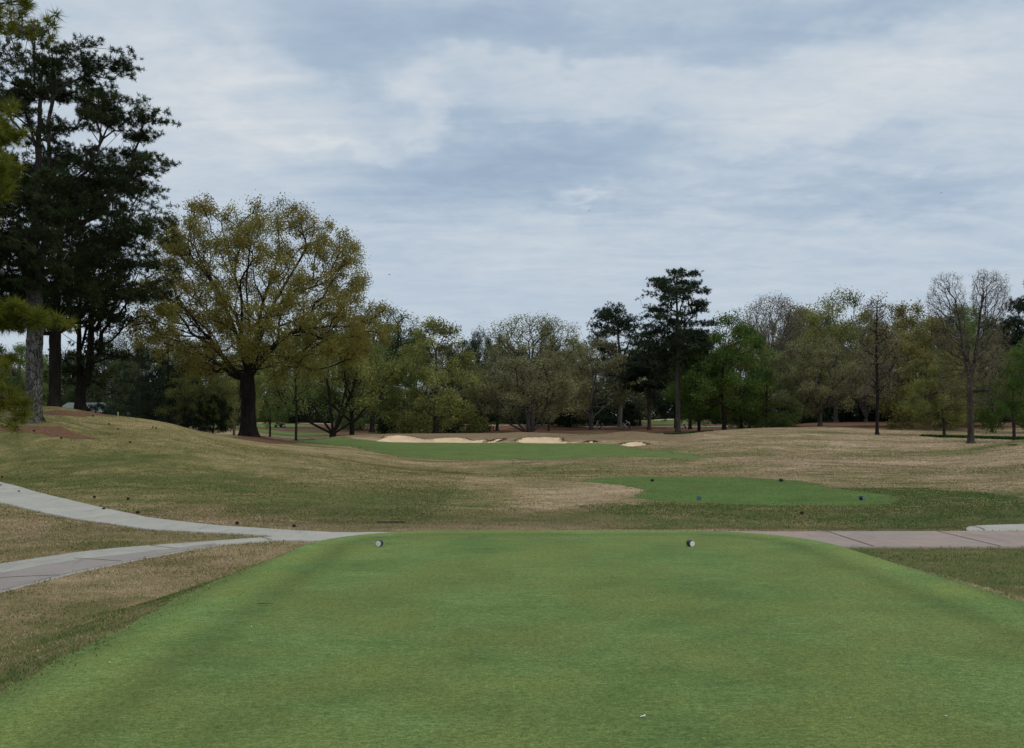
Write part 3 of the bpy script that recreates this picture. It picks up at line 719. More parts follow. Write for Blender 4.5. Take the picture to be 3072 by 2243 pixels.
def finish(name, b, wood, leaf, Mb, Ml, label, cat='tree', group=None, rz=0, leafname='crown', smooth=True):
    root = empty(name, b, rz, label, cat, group)
    V, Q = wood; mesh_np('trunk', V, np.full(len(Q), 4), Q, [Mb], root, smooth=smooth)
    if leaf is not None:
        V, sz, lp, ti = leaf; mesh_np(leafname, V, sz, lp, [Ml], root, attrs={'tint': ti})
    return root

# --- the tall forked pine standing on the hill, grey plated trunk
def big_pine():
    b, P = px_frame(33, 40)
    T = Tree(11)
    rows = [(33, 26, 74), (39, 6, 86), (45, -10, 104), (54, -22, 118), (66, -28, 128), (78, -32, 122), (92, -36, 124), (108, -40, 130), (120, -46, 172), (134, -48, 154), (147, -50, 174), (158, -52, 150), (168, -54, 170),
            (180, -55, 138), (194, -56, 162), (205, -55, 148), (222, -55, 160), (236, -54, 140), (250, -50, 132), (275, -42, 114), (295, -34, 86)]
    pts = T.crown(prof_px(P, rows), 2300, shell=.3, depth=.75, lump=.2, clumps=190, flat=(.85, .28))
    hole = (np.hypot((pts[:, 0] - P(74, 0)[0]) / .9, (pts[:, 2] - P(0, 132)[2]) / 1.0) < 1) | (np.hypot((pts[:, 0] - P(50, 0)[0]) / .8, (pts[:, 2] - P(0, 150)[2]) / .8) < 1) | (np.hypot((pts[:, 0] - P(18, 0)[0]) / .8, (pts[:, 2] - P(0, 140)[2]) / .7) < 1)
    pts = pts[~hole]
    tr = [[P(33, 424.5), P(34, 380), P(35, 330), P(34.5, 300), P(33, 262), P(36, 220), P(36, 150, .2), P(38, 95, .2), P(41, 46, .3)],
          [P(35.5, 296), P(44, 275, -.4), P(53, 245, -.7), P(60, 200, -.9), P(60, 130, -1.0), P(66, 88, -.8), P(72, 60, -.6)],
          [P(36, 152), P(28, 130, .3), P(18, 108, .6), P(8, 85, .8)], [P(60, 200, -.9), P(90, 185, -1.3), P(120, 160, -1.6), P(146, 138, -1.8)], [P(53, 245, -.7), P(84, 225, -.4), P(118, 210, 0), P(148, 196, .3)]]
    T.skeleton(tr, pts, bf=.35, step=.55, attach=[.36, .25, .1, .15, .2], up=.5, curve=.4, sag=-.05)
    wd = T.wood(.34, .011, flare=1.55, flare_h=.8, sides=(16, 6, 3))
    V, sz, lp, ti = T.needles(6, 20, .21, .030, .14, .45)
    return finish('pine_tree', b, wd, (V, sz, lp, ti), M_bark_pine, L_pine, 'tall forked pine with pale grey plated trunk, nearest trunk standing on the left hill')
big_pine()

def pine2():
    b, P = px_frame(54, 54); T = Tree(12)
    rows = [(150, 50, 98), (175, 20, 156), (205, -5, 164), (228, -15, 174), (242, -20, 160), (258, -20, 172), (275, -15, 156), (292, -10, 160), (304, -10, 136), (318, 0, 125), (332, 10, 90)]
    pts = T.crown(prof_px(P, rows), 1700, shell=.3, depth=.8, lump=.3, clumps=135, flat=(1.2, .36))
    tr = [[P(54, 409), P(55, 350), P(57, 290), P(62, 230), P(66, 170)], [P(56, 300), P(95, 275, -1), P(140, 245, -1.5)], [P(57, 270), P(90, 240, 1), P(130, 218, 1)]]
    T.skeleton(tr, pts, bf=.35, step=.6, attach=[.3, .1, .1], up=.5, curve=.4)
    finish('pine_tree', b, T.wood(.33, .012, flare=1.35), T.needles(6, 17, .25, .040, .19, .4), M_bark_dark, L_pine, 'dark trunked pine rising from the red straw mound on the hill crest')
pine2()
def pine3():
    b, P = px_frame(80, 58); T = Tree(13)
    rows = [(262, 70, 130), (285, 58, 146), (305, 52, 138), (322, 56, 128), (345, 62, 118), (365, 62, 116), (385, 66, 108)]
    pts = T.crown(prof_px(P, rows), 560, shell=.5, depth=.9, lump=.35, clumps=46, flat=(1.2, .3))
    tr = [[P(80, 412), P(80, 385), P(79, 350), P(80, 310), P(82, 285)], [P(82, 388), P(90, 365), P(91, 335), P(92, 300), P(100, 275)]]
    T.skeleton(tr, pts, bf=.5, step=.6, attach=[.25, .15], up=.3, curve=.3)
    finish('pine_tree', b, T.wood(.33, .022, flare=1.3, sides=(10, 6, 4)), T.needles(3, 16, .24, .05, .26, .35), M_bark_dark, L_pine, 'forked pine with many bare black branches in front of the grey roofed house')
pine3()

# --- near pine whose yellow-green branches reach in from the left edge
def near_pine():
    Y = 11.0; x0 = -8.9; b = Vector((x0, Y, h1(x0, Y))); T = Tree(14)
    def P(qx, qy, dy=0.0): return np.array([(qx - CX) / F * (Y + dy) - b.x, dy, ZC - (qy - HY) / F * (Y + dy) - b.z])
    tr = [[(0, 0, 0), (0.05, 0, 2.0), (0, 0.05, 4.5), (.1, 0, 7.2), (.1, .1, 9.0)]]
    r = np.random.default_rng(5); pts = []
    py_ok = lambda p: p[1] > 60
    boughs = [((-60, 330), [(-20, 318), (10, 312), (30, 311), (46, 313)], .07), ((-80, 380), [(-20, 350), (5, 352), (22, 356)], .26), ((-80, 385), [(-20, 378), (5, 374), (24, 378)], .2), ((-80, 400), [(-20, 396), (2, 400), (22, 400)], .11),
              ((-90, 200), [(-20, 165), (0, 160), (18, 152)], .16), ((-90, 220), [(-20, 195), (4, 188), (24, 186)], .24), ((-90, 250), [(-25, 215), (0, 212), (14, 208)], .22),
              ((-80, 130), [(-20, 118), (-4, 112), (4, 108)], .14), ((-70, 270), [(-25, 258), (-3, 250), (8, 246)], .16),
              ((-60, 10), [(-20, 0), (8, 0), (34, 4)], .07), ((-60, -10), [(-10, -10), (16, -6), (44, 0)], .06)]
    for a, ps, sg in boughs:
        ctrl = [P(a[0] - 10, a[1])] + [P(p[0] - (26 if py_ok(p) and not 308 < p[1] < 320 else (20 if p[1] > 60 else 20)), p[1]) for p in ps]
        dyb = r.uniform(-.8, .8)
        for i in range(1, len(ctrl)):
            for k in range((13 if i > 1 else 7) if a[1] > 60 else 5):
                t = r.uniform(0, 1); p = ctrl[i - 1] * (1 - t) + ctrl[i] * t
                pts.append(p + np.array([r.normal(0, .05), dyb + r.normal(0, .22), r.normal(0, sg)]))
    for k in range(240):                                   # rest of the crown, outside the frame
        a = r.uniform(0, 6.28); z = r.uniform(2.2, 9.5); rr = r.uniform(.6, 2.4) * (1.1 - z / 14)
        q = np.array([rr * math.cos(a), rr * math.sin(a), z])
        if (q[0] + b.x) / (q[1] + Y) * F + CX < -62: pts.append(q)
    pts = np.array(pts)
    T.skeleton(tr, pts, bf=.25, step=.22, attach=.15, up=.3, curve=.3)
    wd = T.wood(.17, .006, flare=1.3, sides=(12, 6, 4))
    V, sz, lp, ti = T.needles(2, 80, .17, .0085, .09, .3)
    root = finish('pine_tree', b, wd, (V, sz, lp, ti), M_bark_brown, L_near, 'close pine whose yellow green needle sprays hang in at the left edge')
    for (px, py) in ((3, 395), (28, 341), (33, 340), (2, 272), (14, 372), (8, 40), (20, 30), (33, 28)):
        mb = MB(); c = Vector(P(px, py, -.25)); mb.lathe(c, [(.004, .045), (.018, .03), (.028, .005), (.024, -.02), (.008, -.04)], 10)
        mb.build('pine_cone', M_bark_brown, root, True)
near_pine()

# --- the great oak
def oak():
    b, P = px_frame(248, 66); T = Tree(21)
    rows = [(208, 214, 250), (211, 184, 312), (218, 176, 326), (228, 168, 340), (242, 160, 358), (256, 152, 366), (272, 144, 372), (288, 134, 380), (305, 124, 388), (322, 116, 393),
            (338, 116, 392), (352, 128, 382), (364, 165, 350), (374, 192, 326)]
    pts = T.crown(prof_px(P, rows), 2500, shell=.36, depth=.92, lump=.08, clumps=420, flat=(.6, .45))
    z = pts[:, 2]; zf = P(0, 372)[2]
    core = np.hypot(pts[:, 0], pts[:, 1] / .9) < (0.4 + (z - zf) * 0.20)   # open heart above the fork
    pts = pts[~(core & (z < P(0, 262)[2]))]
    hole = np.hypot((pts[:, 0] - P(312, 0)[0]) / 1.3, (pts[:, 2] - P(0, 243)[2]) / 1.0) < 1
    pts = pts[~hole]
    f = P(247.5, 378)
    tr = [[P(248, 437), P(248, 410), P(248, 390), f, P(247, 350, .2), P(247, 318, .4), P(244, 280, .5), P(250, 235, .4)],
          [f, P(236, 371, -.3), P(224, 355, -.8), P(214, 345, -1), P(200, 337, -1.1), P(182, 330, -1.2), P(160, 322, -1)],
          [f, P(232, 375, .4), P(218, 364, .9), P(200, 354, 1.5), P(176, 350, 1.8)],
          [f, P(256, 368, -.4), P(270, 355, -.8), P(284, 343, -1.4), P(304, 332, -1.8), P(325, 330, -1.6)],
          [f, P(244, 350, -.5), P(234, 318, -1), P(222, 290, -1.6), P(208, 262, -2), P(200, 240, -2)],
          [f, P(252, 348, .5), P(262, 318, 1.1), P(274, 290, 1.6), P(290, 262, 1.8), P(306, 235, 1.8)],
          [f, P(240, 345, 1.0), P(228, 312, 2), P(205, 285, 3), P(180, 268, 3.6)],
          [f, P(258, 350, -1.0), P(276, 322, -2.2), P(300, 300, -3.2), P(330, 285, -3.8)],
          [f, P(246, 340, -.9), P(248, 300, -1.6), P(238, 262, -2.3), P(232, 230, -2.5)],
          [f, P(250, 345, 1.0), P(254, 300, 2.2), P(264, 262, 3), P(270, 230, 3.2)]]
    T.skeleton(tr, pts, bf=.55, step=.6, attach=[.45] + [.3] * 9, up=.7, curve=.45)
    wd = T.wood(.54, .015, flare=1.6, flare_h=1.0, sides=(20, 7, 3))
    # thicken the lower stem: the photo's trunk keeps its width up to the fork
    finish('oak_tree', b, wd, T.leaves(165000, .23, .066, .62, 4), M_bark_oak, L_oak, 'broad spreading oak with black trunk and thin yellow brown spring leaves')
oak()

# ------------------------------------------------------------------ stock trees for the wood behind (unit height, copied and given their own leaves)
def gen(seed, prof, trunks, n, r_base, leafkw=None, needkw=None, bf=.45, step=.05, attach=.3, shell=.4, depth=1.0, lump=.28, clumps=60, flat=(.06, .045), up=.6, curve=.4, r_tip=.0011, sides=(8, 4, 3), flare=1.4, sag=0.0, topw=0.0):
    K = 16.0                                            # grown at 16 m, shared by copies scaled to the photo
    T = Tree(seed); pr = [(a * K, b * K, c * K) for a, b, c in prof]
    pts = T.crown(pr, n, shell, depth, lump, clumps, (flat[0] * K, flat[1] * K), topw)
    T.skeleton([[tuple(v * K for v in p) for p in t] for t in trunks], pts, bf, step * K, attach, up, curve, sag)
    V, Q = T.wood(r_base * K, r_tip * K, flare=flare, flare_h=.04 * K, sides=sides)
    lf = T.leaves(**leafkw) if leafkw else T.needles(**needkw)
    a = mesh_np('trunk', V, np.full(len(Q), 4), Q, [M_bark_brown], smooth=True)
    c = mesh_np('crown', lf[0], lf[1], lf[2], [L_olive], attrs={'tint': lf[3]})
    z = lf[0][:, 2]; xx = lf[0][:, 0]
    info = (a.data, c.data, float(np.percentile(z, 99.6)), float(np.percentile(xx, .8)), float(np.percentile(xx, 99.2)), float(np.percentile(z, 2)))
    for o in (a, c): bpy.data.objects.remove(o)
    return info

A = {}
A['round1'] = gen(101, [(.12, -.12, .12), (.22, -.32, .33), (.4, -.42, .40), (.6, -.40, .42), (.8, -.30, .32), (.93, -.17, .17), (1.0, -.04, .05)], [[(0, 0, 0), (0, 0, .12), (.01, 0, .3), (0, 0, .6)]], 620, .018,
                  dict(total=30000, sigma=.38, size=.115, aspect=.65, maxcnt=4, tint_f=.8))
A['round2'] = gen(102, [(.10, -.20, .18), (.2, -.36, .34), (.35, -.44, .42), (.55, -.40, .40), (.75, -.30, .34), (.9, -.18, .22), (1.0, -.06, .03)], [[(0, 0, 0), (0, 0, .15), (-.02, 0, .35), (0, 0, .65)]], 620, .017,
                  dict(total=30000, sigma=.38, size=.115, aspect=.65, maxcnt=4, tint_f=.8), clumps=45)
A['droop'] = gen(103, [(.0, -.36, .32), (.08, -.42, .38), (.25, -.44, .42), (.45, -.38, .38), (.65, -.30, .30), (.82, -.19, .19), (.95, -.09, .09), (1.0, -.02, .03)], [[(0, 0, 0), (0, 0, .08), (.01, 0, .3), (0, 0, .7)]], 750, .024,
                 dict(total=36000, sigma=.36, size=.125, aspect=.6, maxcnt=4, tint_f=.8), clumps=80, up=.2, shell=.55)
f0 = (0, 0, .04)
A['fan1'] = gen(104, [(.22, -.30, .28), (.35, -.42, .42), (.5, -.46, .46), (.7, -.42, .42), (.85, -.30, .32), (1.0, -.10, .10)],
                [[(0, 0, 0), f0, (-.01, 0, .2), (-.03, 0, .45), (-.04, 0, .7)], [f0, (-.10, .03, .2), (-.22, .05, .42), (-.28, .06, .62)], [f0, (.07, -.04, .2), (.16, -.08, .45), (.20, -.1, .65)], [f0, (.14, .04, .16), (.28, .06, .36), (.36, .06, .5)],
                 [f0, (-.16, -.05, .15), (-.32, -.08, .32), (-.4, -.1, .42)], [f0, (.03, .08, .22), (.07, .16, .5), (.08, .2, .7)]],
                760, .020, dict(total=26000, sigma=.36, size=.105, aspect=.6, maxcnt=3, tint_f=.8), attach=[.5] + [.25] * 5, bf=.6, r_tip=.0014)
A['fan2'] = gen(105, [(.15, -.22, .22), (.3, -.40, .38), (.5, -.46, .46), (.68, -.40, .42), (.84, -.28, .30), (1.0, -.08, .10)],
                [[(0, 0, 0), (0, 0, .12), (.0, 0, .3), (.02, 0, .6)], [(0, 0, .13), (-.12, 0, .26), (-.26, .03, .42), (-.32, .04, .55)], [(0, 0, .12), (.12, 0, .24), (.27, -.05, .4), (.34, -.06, .5)], [(0, 0, .17), (-.05, -.1, .36), (-.09, -.2, .6)], [(0, 0, .2), (.08, .1, .38), (.15, .2, .6)]],
                700, .018, dict(total=26000, sigma=.36, size=.105, aspect=.6, maxcnt=3, tint_f=.8), attach=[.3, .3, .3, .3, .3], bf=.6, r_tip=.0014)
A['airy1'] = gen(106, [(.35, -.10, .12), (.5, -.22, .24), (.65, -.30, .30), (.8, -.32, .32), (.92, -.26, .26), (1.0, -.10, .12)],
                 [[(0, 0, 0), (.005, 0, .3), (-.01, 0, .5), (.01, 0, .75)], [(0, 0, .42), (.08, .02, .56), (.16, 0, .75)], [(0, 0, .45), (-.09, 0, .6), (-.16, .05, .78)]],
                 900, .014, dict(total=12000, sigma=.30, size=.085, aspect=.6, maxcnt=2, tint_f=.8), bf=.5, attach=[.4, .2, .2], r_tip=.0014, clumps=0, shell=.2)
A['airy2'] = gen(107, [(.25, -.10, .10), (.45, -.14, .16), (.65, -.13, .14), (.8, -.11, .10), (.92, -.10, .09), (1.0, -.04, .03)],
                 [[(0, 0, 0), (.005, 0, .3), (-.005, 0, .6), (.0, 0, .9)]], 420, .0105, dict(total=4500, sigma=.26, size=.085, aspect=.6, maxcnt=2, tint_f=.8), bf=.3, attach=.25, r_tip=.0015, clumps=0, shell=.2)
A['pine1'] = gen(108, [(.40, -.12, .12), (.5, -.26, .24), (.58, -.25, .27), (.66, -.24, .20), (.74, -.16, .2), (.82, -.17, .15), (.9, -.10, .13), (.97, -.07, .07), (1.0, -.03, .03)],
                 [[(0, 0, 0), (.004, 0, .3), (-.004, 0, .6), (0, 0, .97)]], 620, .015, None, dict(tufts_per=4, blades=14, Ln=.40, wd=.085, spread=.36, upb=.5), bf=.15, attach=.4, clumps=60, flat=(.055, .017), up=.2, shell=.3, sides=(8, 4, 3), depth=.95)
A['pine2'] = gen(109, [(.45, -.10, .08), (.55, -.30, .20), (.66, -.26, .24), (.78, -.22, .22), (.9, -.16, .16), (.98, -.08, .08), (1.0, -.04, .04)],
                 [[(0, 0, 0), (.004, 0, .4), (-.004, 0, .7), (0, 0, .95)], [(0, 0, .5), (-.12, 0, .62), (-.2, 0, .74)], [(0, 0, .55), (.1, .04, .68), (.15, .05, .8)]], 600, .014, None,
                 dict(tufts_per=4, blades=11, Ln=.42, wd=.085, spread=.36, upb=.5), bf=.2, attach=[.5, .2, .2], clumps=50, flat=(.06, .028), up=.3, shell=.4, sides=(8, 4, 3))
A['conifer'] = gen(110, [(.0, -.50, .50), (.1, -.54, .54), (.3, -.46, .48), (.5, -.38, .36), (.7, -.26, .26), (.88, -.13, .13), (1.0, -.02, .02)],
                   [[(0, 0, 0), (0, 0, .5), (0, 0, .97)]], 900, .02, None, dict(tufts_per=4, blades=10, Ln=.34, wd=.09, spread=.34, upb=.15), bf=.1, attach=.05, clumps=130, flat=(.06, .014), up=0.0, shell=.55, sides=(8, 4, 3))
A['bush'] = gen(111, [(.0, -.55, .5), (.2, -.7, .65), (.5, -.65, .7), (.8, -.45, .4), (1.0, -.1, .15)], [[(0, 0, 0), (0, 0, .3), (0, 0, .6)]], 420, .02,
                dict(total=9000, sigma=.75, size=.34, aspect=.6, maxcnt=4, tint_f=.4), attach=.1)

def stock(key, px, Y, top, wpx, Mb, Ml, label, cat='tree', group=None, name='deciduous_tree', rz=None, base=None, dy=1.0):
    """copy of a stock tree: trunk at column px, depth Y, top row and crown width in pixels of the photo"""
    tr, cr, zt, xl, xr, zb = A[key]; b = at(px, Y)
    if base is not None: b.z = ZC - (base - HY) / F * Y
    hgt = ZC - (top - HY) / F * Y - b.z
    sz = hgt / zt; sx = wpx / F * Y / (xr - xl)
    root = empty(name, b, 0, label, cat, group)
    root.rotation_euler = (0, 0, R(rz) if rz is not None else 0.0)
    root.scale = (sx, sx * dy, sz)
    for nm, me, M in (('trunk', tr, Mb), ('crown', cr, Ml)):
        o = bpy.data.objects.new(nm, me); link(o, root); o.material_slots[0].link = 'OBJECT'; o.material_slots[0].material = M
    return root

# left background, beyond the hill
stock('droop', -25, 118, 330, 90, M_bark_brown, L_light, 'hazy green tree behind the hill at the left edge', group=None)
stock('round1', 18, 140, 345, 70, M_bark_brown, L_olive_g, 'dull green tree behind the grey pine trunk, low on the left')
stock('round2', 66, 150, 352, 60, M_bark_brown, L_light, 'light green tree rising right behind the grey roofed house')
stock('round1', 102, 135, 340, 62, M_bark_brown, L_light, 'light green tree between the forked pine and the dark conifers', rz=50)
stock('airy1', 128, 145, 332, 60, M_bark_grey, L_light, 'thin pale green tree showing above the dark conifers on the left')
stock('bush', 97, 80, 402, 30, M_bark_dark, L_dark, 'dark shrub at the right end of the grey roofed house', 'shrub', name='evergreen_shrub')
stock('bush', 112, 84, 404, 26, M_bark_dark, L_dcon, 'low dark shrub behind the small yellow stake', 'shrub', name='evergreen_shrub', rz=70)
stock('conifer', 138, 80, 345, 56, M_bark_dark, L_dcon, 'smaller dark conifer at the left side of the evergreen clump', name='conifer_tree')
stock('conifer', 168, 74, 312, 84, M_bark_dark, L_dcon, 'largest dark conifer with tiered boughs, left behind the oak', name='conifer_tree', rz=40)
stock('conifer', 200, 84, 330, 70, M_bark_dark, L_dark, 'dark conifer just left of the oak trunk', name='conifer_tree', rz=100)
stock('round2', 180, 79, 352, 44, M_bark_grey, L_dcon, 'pale stemmed evergreen below the conifers, left of two more pale stems', name='evergreen_tree', rz=20)
stock('fan2', 201, 73, 368, 62, M_bark_grey, L_olive, 'grey stemmed tree with yellowish leaves left of the oak trunk', rz=10)
stock('round1', 213, 71, 394, 34, M_bark_dark, L_dark, 'small round black crowned tree left of the oak trunk', name='evergreen_tree')
stock('fan2', 234, 82, 356, 50, M_bark_grey, L_olive, 'pale slender tree close behind the oak trunk on its left', rz=80)
stock('round2', 100, 230, 372, 80, M_bark_dark, L_olive_g, 'far green tree low behind the dark conifers', group=None)

# between the oak and the middle
stock('round2', 270, 112, 340, 46, M_bark_dark, L_olive_g, 'round olive tree with short black trunk, right behind the oak trunk')
stock('airy2', 296, 85, 330, 32, M_bark_dark, L_olive_g, 'slim black trunked tree standing at the left tip of the green', rz=30)
stock('fan1', 333, 108, 318, 128, M_bark_dark, L_olive, 'wide multi stemmed tree fanning out right of the oak', rz=0)
stock('fan2', 352, 118, 330, 90, M_bark_dark, L_olive_g, 'green tree with leaning stems right of the wide multi stemmed tree', rz=15)
stock('airy1', 372, 140, 306, 100, M_bark_dark, L_light, 'tall loose green tree with sky showing through, right of the oak crown')
stock('round1', 392, 150, 324, 62, M_bark_brown, L_olive_g, 'dull green tree between the oak and the pale yellow green tree', rz=60)
stock('pine2', 414, 172, 330, 46, M_bark_brown, L_pine2, 'dark pine top peeking over on the left of the pale yellow green tree', name='pine_tree', rz=30)
stock('droop', 436, 112, 322, 98, M_bark_brown, L_olive, 'large pale yellow green tree with boughs hanging to the ground', rz=0)
stock('round2', 479, 175, 331, 40, M_bark_brown, L_pine2, 'rounded dark evergreen top behind the pale yellow green tree, to its right', name='evergreen_tree')
stock('round1', 497, 150, 350, 62, M_bark_brown, L_brown, 'brownish tree with a lone grey trunk between two wide spreading trees', rz=30)
stock('airy1', 532, 140, 316, 96, M_bark_brown, L_pale, 'tall airy tree with pale tips against the sky, centre of the tree line', rz=20)
stock('round1', 549, 150, 325, 42, M_bark_brown, L_brown, 'narrow brown crown in front of the airy pale tree', rz=100)
stock('fan1', 528, 112, 346, 118, M_bark_brown, L_brown, 'brown budded tree with many stems splaying from the mound behind the bunkers', rz=15)
stock('fan2', 591, 158, 340, 84, M_bark_grey, L_brown, 'grey limbed budding tree beside the golfer in light blue', rz=30)
stock('round2', 570, 176, 338, 54, M_bark_brown, L_olive, 'olive tree filling in left of the rounded dark pine', rz=40)
stock('pine1', 649, 150, 334, 58, M_bark_brown, L_pine2, 'short dark pine with slim trunk between the two tall pines', name='pine_tree', rz=50)
stock('round1', 640, 185, 350, 60, M_bark_brown, L_brown, 'brown tree deep in the wood behind the short dark pine', rz=140)
stock('pine2', 690, 160, 330, 60, M_bark_dark, L_pine2, 'dark pine close behind the tallest pine, lower', name='pine_tree', rz=120)
stock('round2', 675, 176, 350, 50, M_bark_dark, L_dcon, 'black trunked evergreen behind the left side of the tallest pine', name='evergreen_tree', rz=10)
stock('round2', 724, 128, 316, 112, M_bark_dark, L_bright, 'big fresh green tree right of the tallest pine', rz=30, dy=.8)
stock('round1', 699, 132, 346, 62, M_bark_dark, L_bright, 'fresh green tree partly in front of the tallest pine trunk', rz=0)
stock('round2', 741, 138, 326, 74, M_bark_brown, L_orange, 'yellowish tree on the right shoulder of the big fresh green tree')
stock('droop', 767, 134, 352, 66, M_bark_brown, L_olive_g, 'olive green tree right of the big fresh green tree', rz=70, base=429)
stock('airy1', 772, 140, 296, 62, M_bark_grey, L_grey, 'tall bare grey tree with crooked limbs, pale twigs above the canopy', rz=0)
stock('round2', 785, 170, 312, 56, M_bark_dark, L_dcon, 'dark green dome behind the tall bare grey tree', name='evergreen_tree', rz=50)
stock('fan2', 836, 150, 294, 84, M_bark_grey, L_olive, 'tall fan crowned tree with pale lit trunk on the straw bank', rz=0)
stock('fan2', 820, 126, 338, 80, M_bark_brown, L_brown, 'low brown budded tree with V shaped pale limbs on the straw bank', rz=100)
stock('round1', 808, 165, 308, 76, M_bark_brown, L_orange, 'yellow green crown between the bare grey tree and the fan crowned tree', rz=80)
stock('round2', 862, 158, 312, 72, M_bark_brown, L_brown, 'brown tree right of the fan crowned tree', rz=25)
stock('fan1', 866, 145, 352, 56, M_bark_grey, L_grey, 'grey brown twiggy tree low behind the slender straight tree', rz=60)
stock('airy2', 877, 98, 296, 42, M_bark_dark, L_grey, 'slender straight dark trunk with a wispy top standing out on the fairway', rz=0)
stock('conifer', 898, 150, 372, 40, M_bark_dark, L_dcon, 'dark conifer low behind the slender straight tree', name='conifer_tree', rz=0)
stock('round1', 908, 150, 304, 90, M_bark_brown, L_orange, 'orange tinged domed tree behind the yellow green tree', rz=15)
stock('droop', 926, 124, 322, 92, M_bark_brown, L_orange, 'wide yellow green tree with boughs near the ground, right part of the wood', rz=20, base=424)
stock('round2', 944, 101, 352, 72, M_bark_brown, L_olive, 'olive crowned tree on a thick stubby trunk', rz=0)
stock('round1', 968, 140, 306, 72, M_bark_brown, L_olive_g, 'green tree behind the large twin crowned bare tree', rz=33)
stock('round2', 1000, 130, 322, 76, M_bark_brown, L_brown, 'brown tree behind the right half of the twin crowned bare tree', rz=66)
stock('airy1', 992, 112, 345, 50, M_bark_dark, L_brown, 'small dark trunk with brown twigs between the bare tree and the fresh green one', rz=40)
stock('pine2', 1030, 120, 282, 60, M_bark_dark, L_dcon, 'dark evergreen cut by the right edge of the view', name='pine_tree', rz=0)
stock('round1', 1046, 110, 330, 80, M_bark_brown, L_olive_g, 'dull green tree at the right edge behind the fresh green one', rz=90)
stock('round2', 1014, 82, 350, 74, M_bark_brown, L_bright, 'fresh green leaved tree with forked dark trunk near the right edge', rz=10)
stock('bush', 1022, 57, 445, 22, M_bark_dark, L_bright, 'dark green shrub on the brown bank at the right edge', 'shrub', name='evergreen_shrub')
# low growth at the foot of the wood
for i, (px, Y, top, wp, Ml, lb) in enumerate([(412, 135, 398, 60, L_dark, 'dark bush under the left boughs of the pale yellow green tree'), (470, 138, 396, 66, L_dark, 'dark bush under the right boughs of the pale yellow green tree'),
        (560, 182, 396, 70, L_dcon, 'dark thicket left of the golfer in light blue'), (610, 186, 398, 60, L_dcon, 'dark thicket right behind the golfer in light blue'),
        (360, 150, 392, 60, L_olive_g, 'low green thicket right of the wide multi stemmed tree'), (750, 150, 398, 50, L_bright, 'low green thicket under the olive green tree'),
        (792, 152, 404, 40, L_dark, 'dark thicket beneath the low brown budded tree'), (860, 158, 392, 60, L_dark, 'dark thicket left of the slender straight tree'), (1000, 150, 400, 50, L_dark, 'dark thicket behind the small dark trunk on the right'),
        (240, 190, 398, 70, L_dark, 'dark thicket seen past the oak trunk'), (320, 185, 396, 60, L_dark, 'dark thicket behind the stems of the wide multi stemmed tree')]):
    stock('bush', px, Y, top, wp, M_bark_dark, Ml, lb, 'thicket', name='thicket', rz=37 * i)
# back rows of the wood: crowns nothing sets apart
r_ = np.random.default_rng(31)
fill = [(px, 205 + 22 * (k % 2) + r_.uniform(-6, 6)) for k, px in enumerate(np.arange(-70, 1110, 27))]
for k, (px, Y) in enumerate(fill):
    if 640 < px < 700: Y = 262
    top = np.interp(px, [-70, 60, 150, 300, 400, 600, 700, 800, 1100], [350, 354, 350, 342, 340, 340, 336, 316, 312]) + r_.uniform(-9, 12)
    kk = ['round1', 'round2', 'droop', 'fan2'][int(r_.integers(0, 4))]; Ml = [L_brown, L_olive_g, L_dcon, L_olive, L_dark, L_brown][int(r_.integers(0, 6))]
    stock(kk, px, Y, top, r_.uniform(44, 66), M_bark_dark, Ml, 'one of the crowns closing the wood behind the front trees', group='back rows of the wood', rz=r_.uniform(0, 360))

# undergrowth in the shade of the wood: uncountable
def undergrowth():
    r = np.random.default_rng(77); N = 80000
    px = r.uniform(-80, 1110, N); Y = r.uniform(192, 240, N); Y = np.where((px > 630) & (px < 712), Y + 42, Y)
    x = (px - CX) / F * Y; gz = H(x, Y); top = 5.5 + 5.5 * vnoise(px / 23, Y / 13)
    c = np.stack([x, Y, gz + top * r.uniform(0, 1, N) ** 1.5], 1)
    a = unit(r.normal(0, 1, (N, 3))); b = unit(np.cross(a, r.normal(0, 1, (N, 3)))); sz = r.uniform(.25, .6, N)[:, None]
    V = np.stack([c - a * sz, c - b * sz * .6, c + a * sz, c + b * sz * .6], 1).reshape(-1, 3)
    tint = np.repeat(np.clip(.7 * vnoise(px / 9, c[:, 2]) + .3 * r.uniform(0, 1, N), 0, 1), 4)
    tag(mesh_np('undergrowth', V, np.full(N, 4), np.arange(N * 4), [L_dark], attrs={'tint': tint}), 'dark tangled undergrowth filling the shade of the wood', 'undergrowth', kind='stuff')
undergrowth()

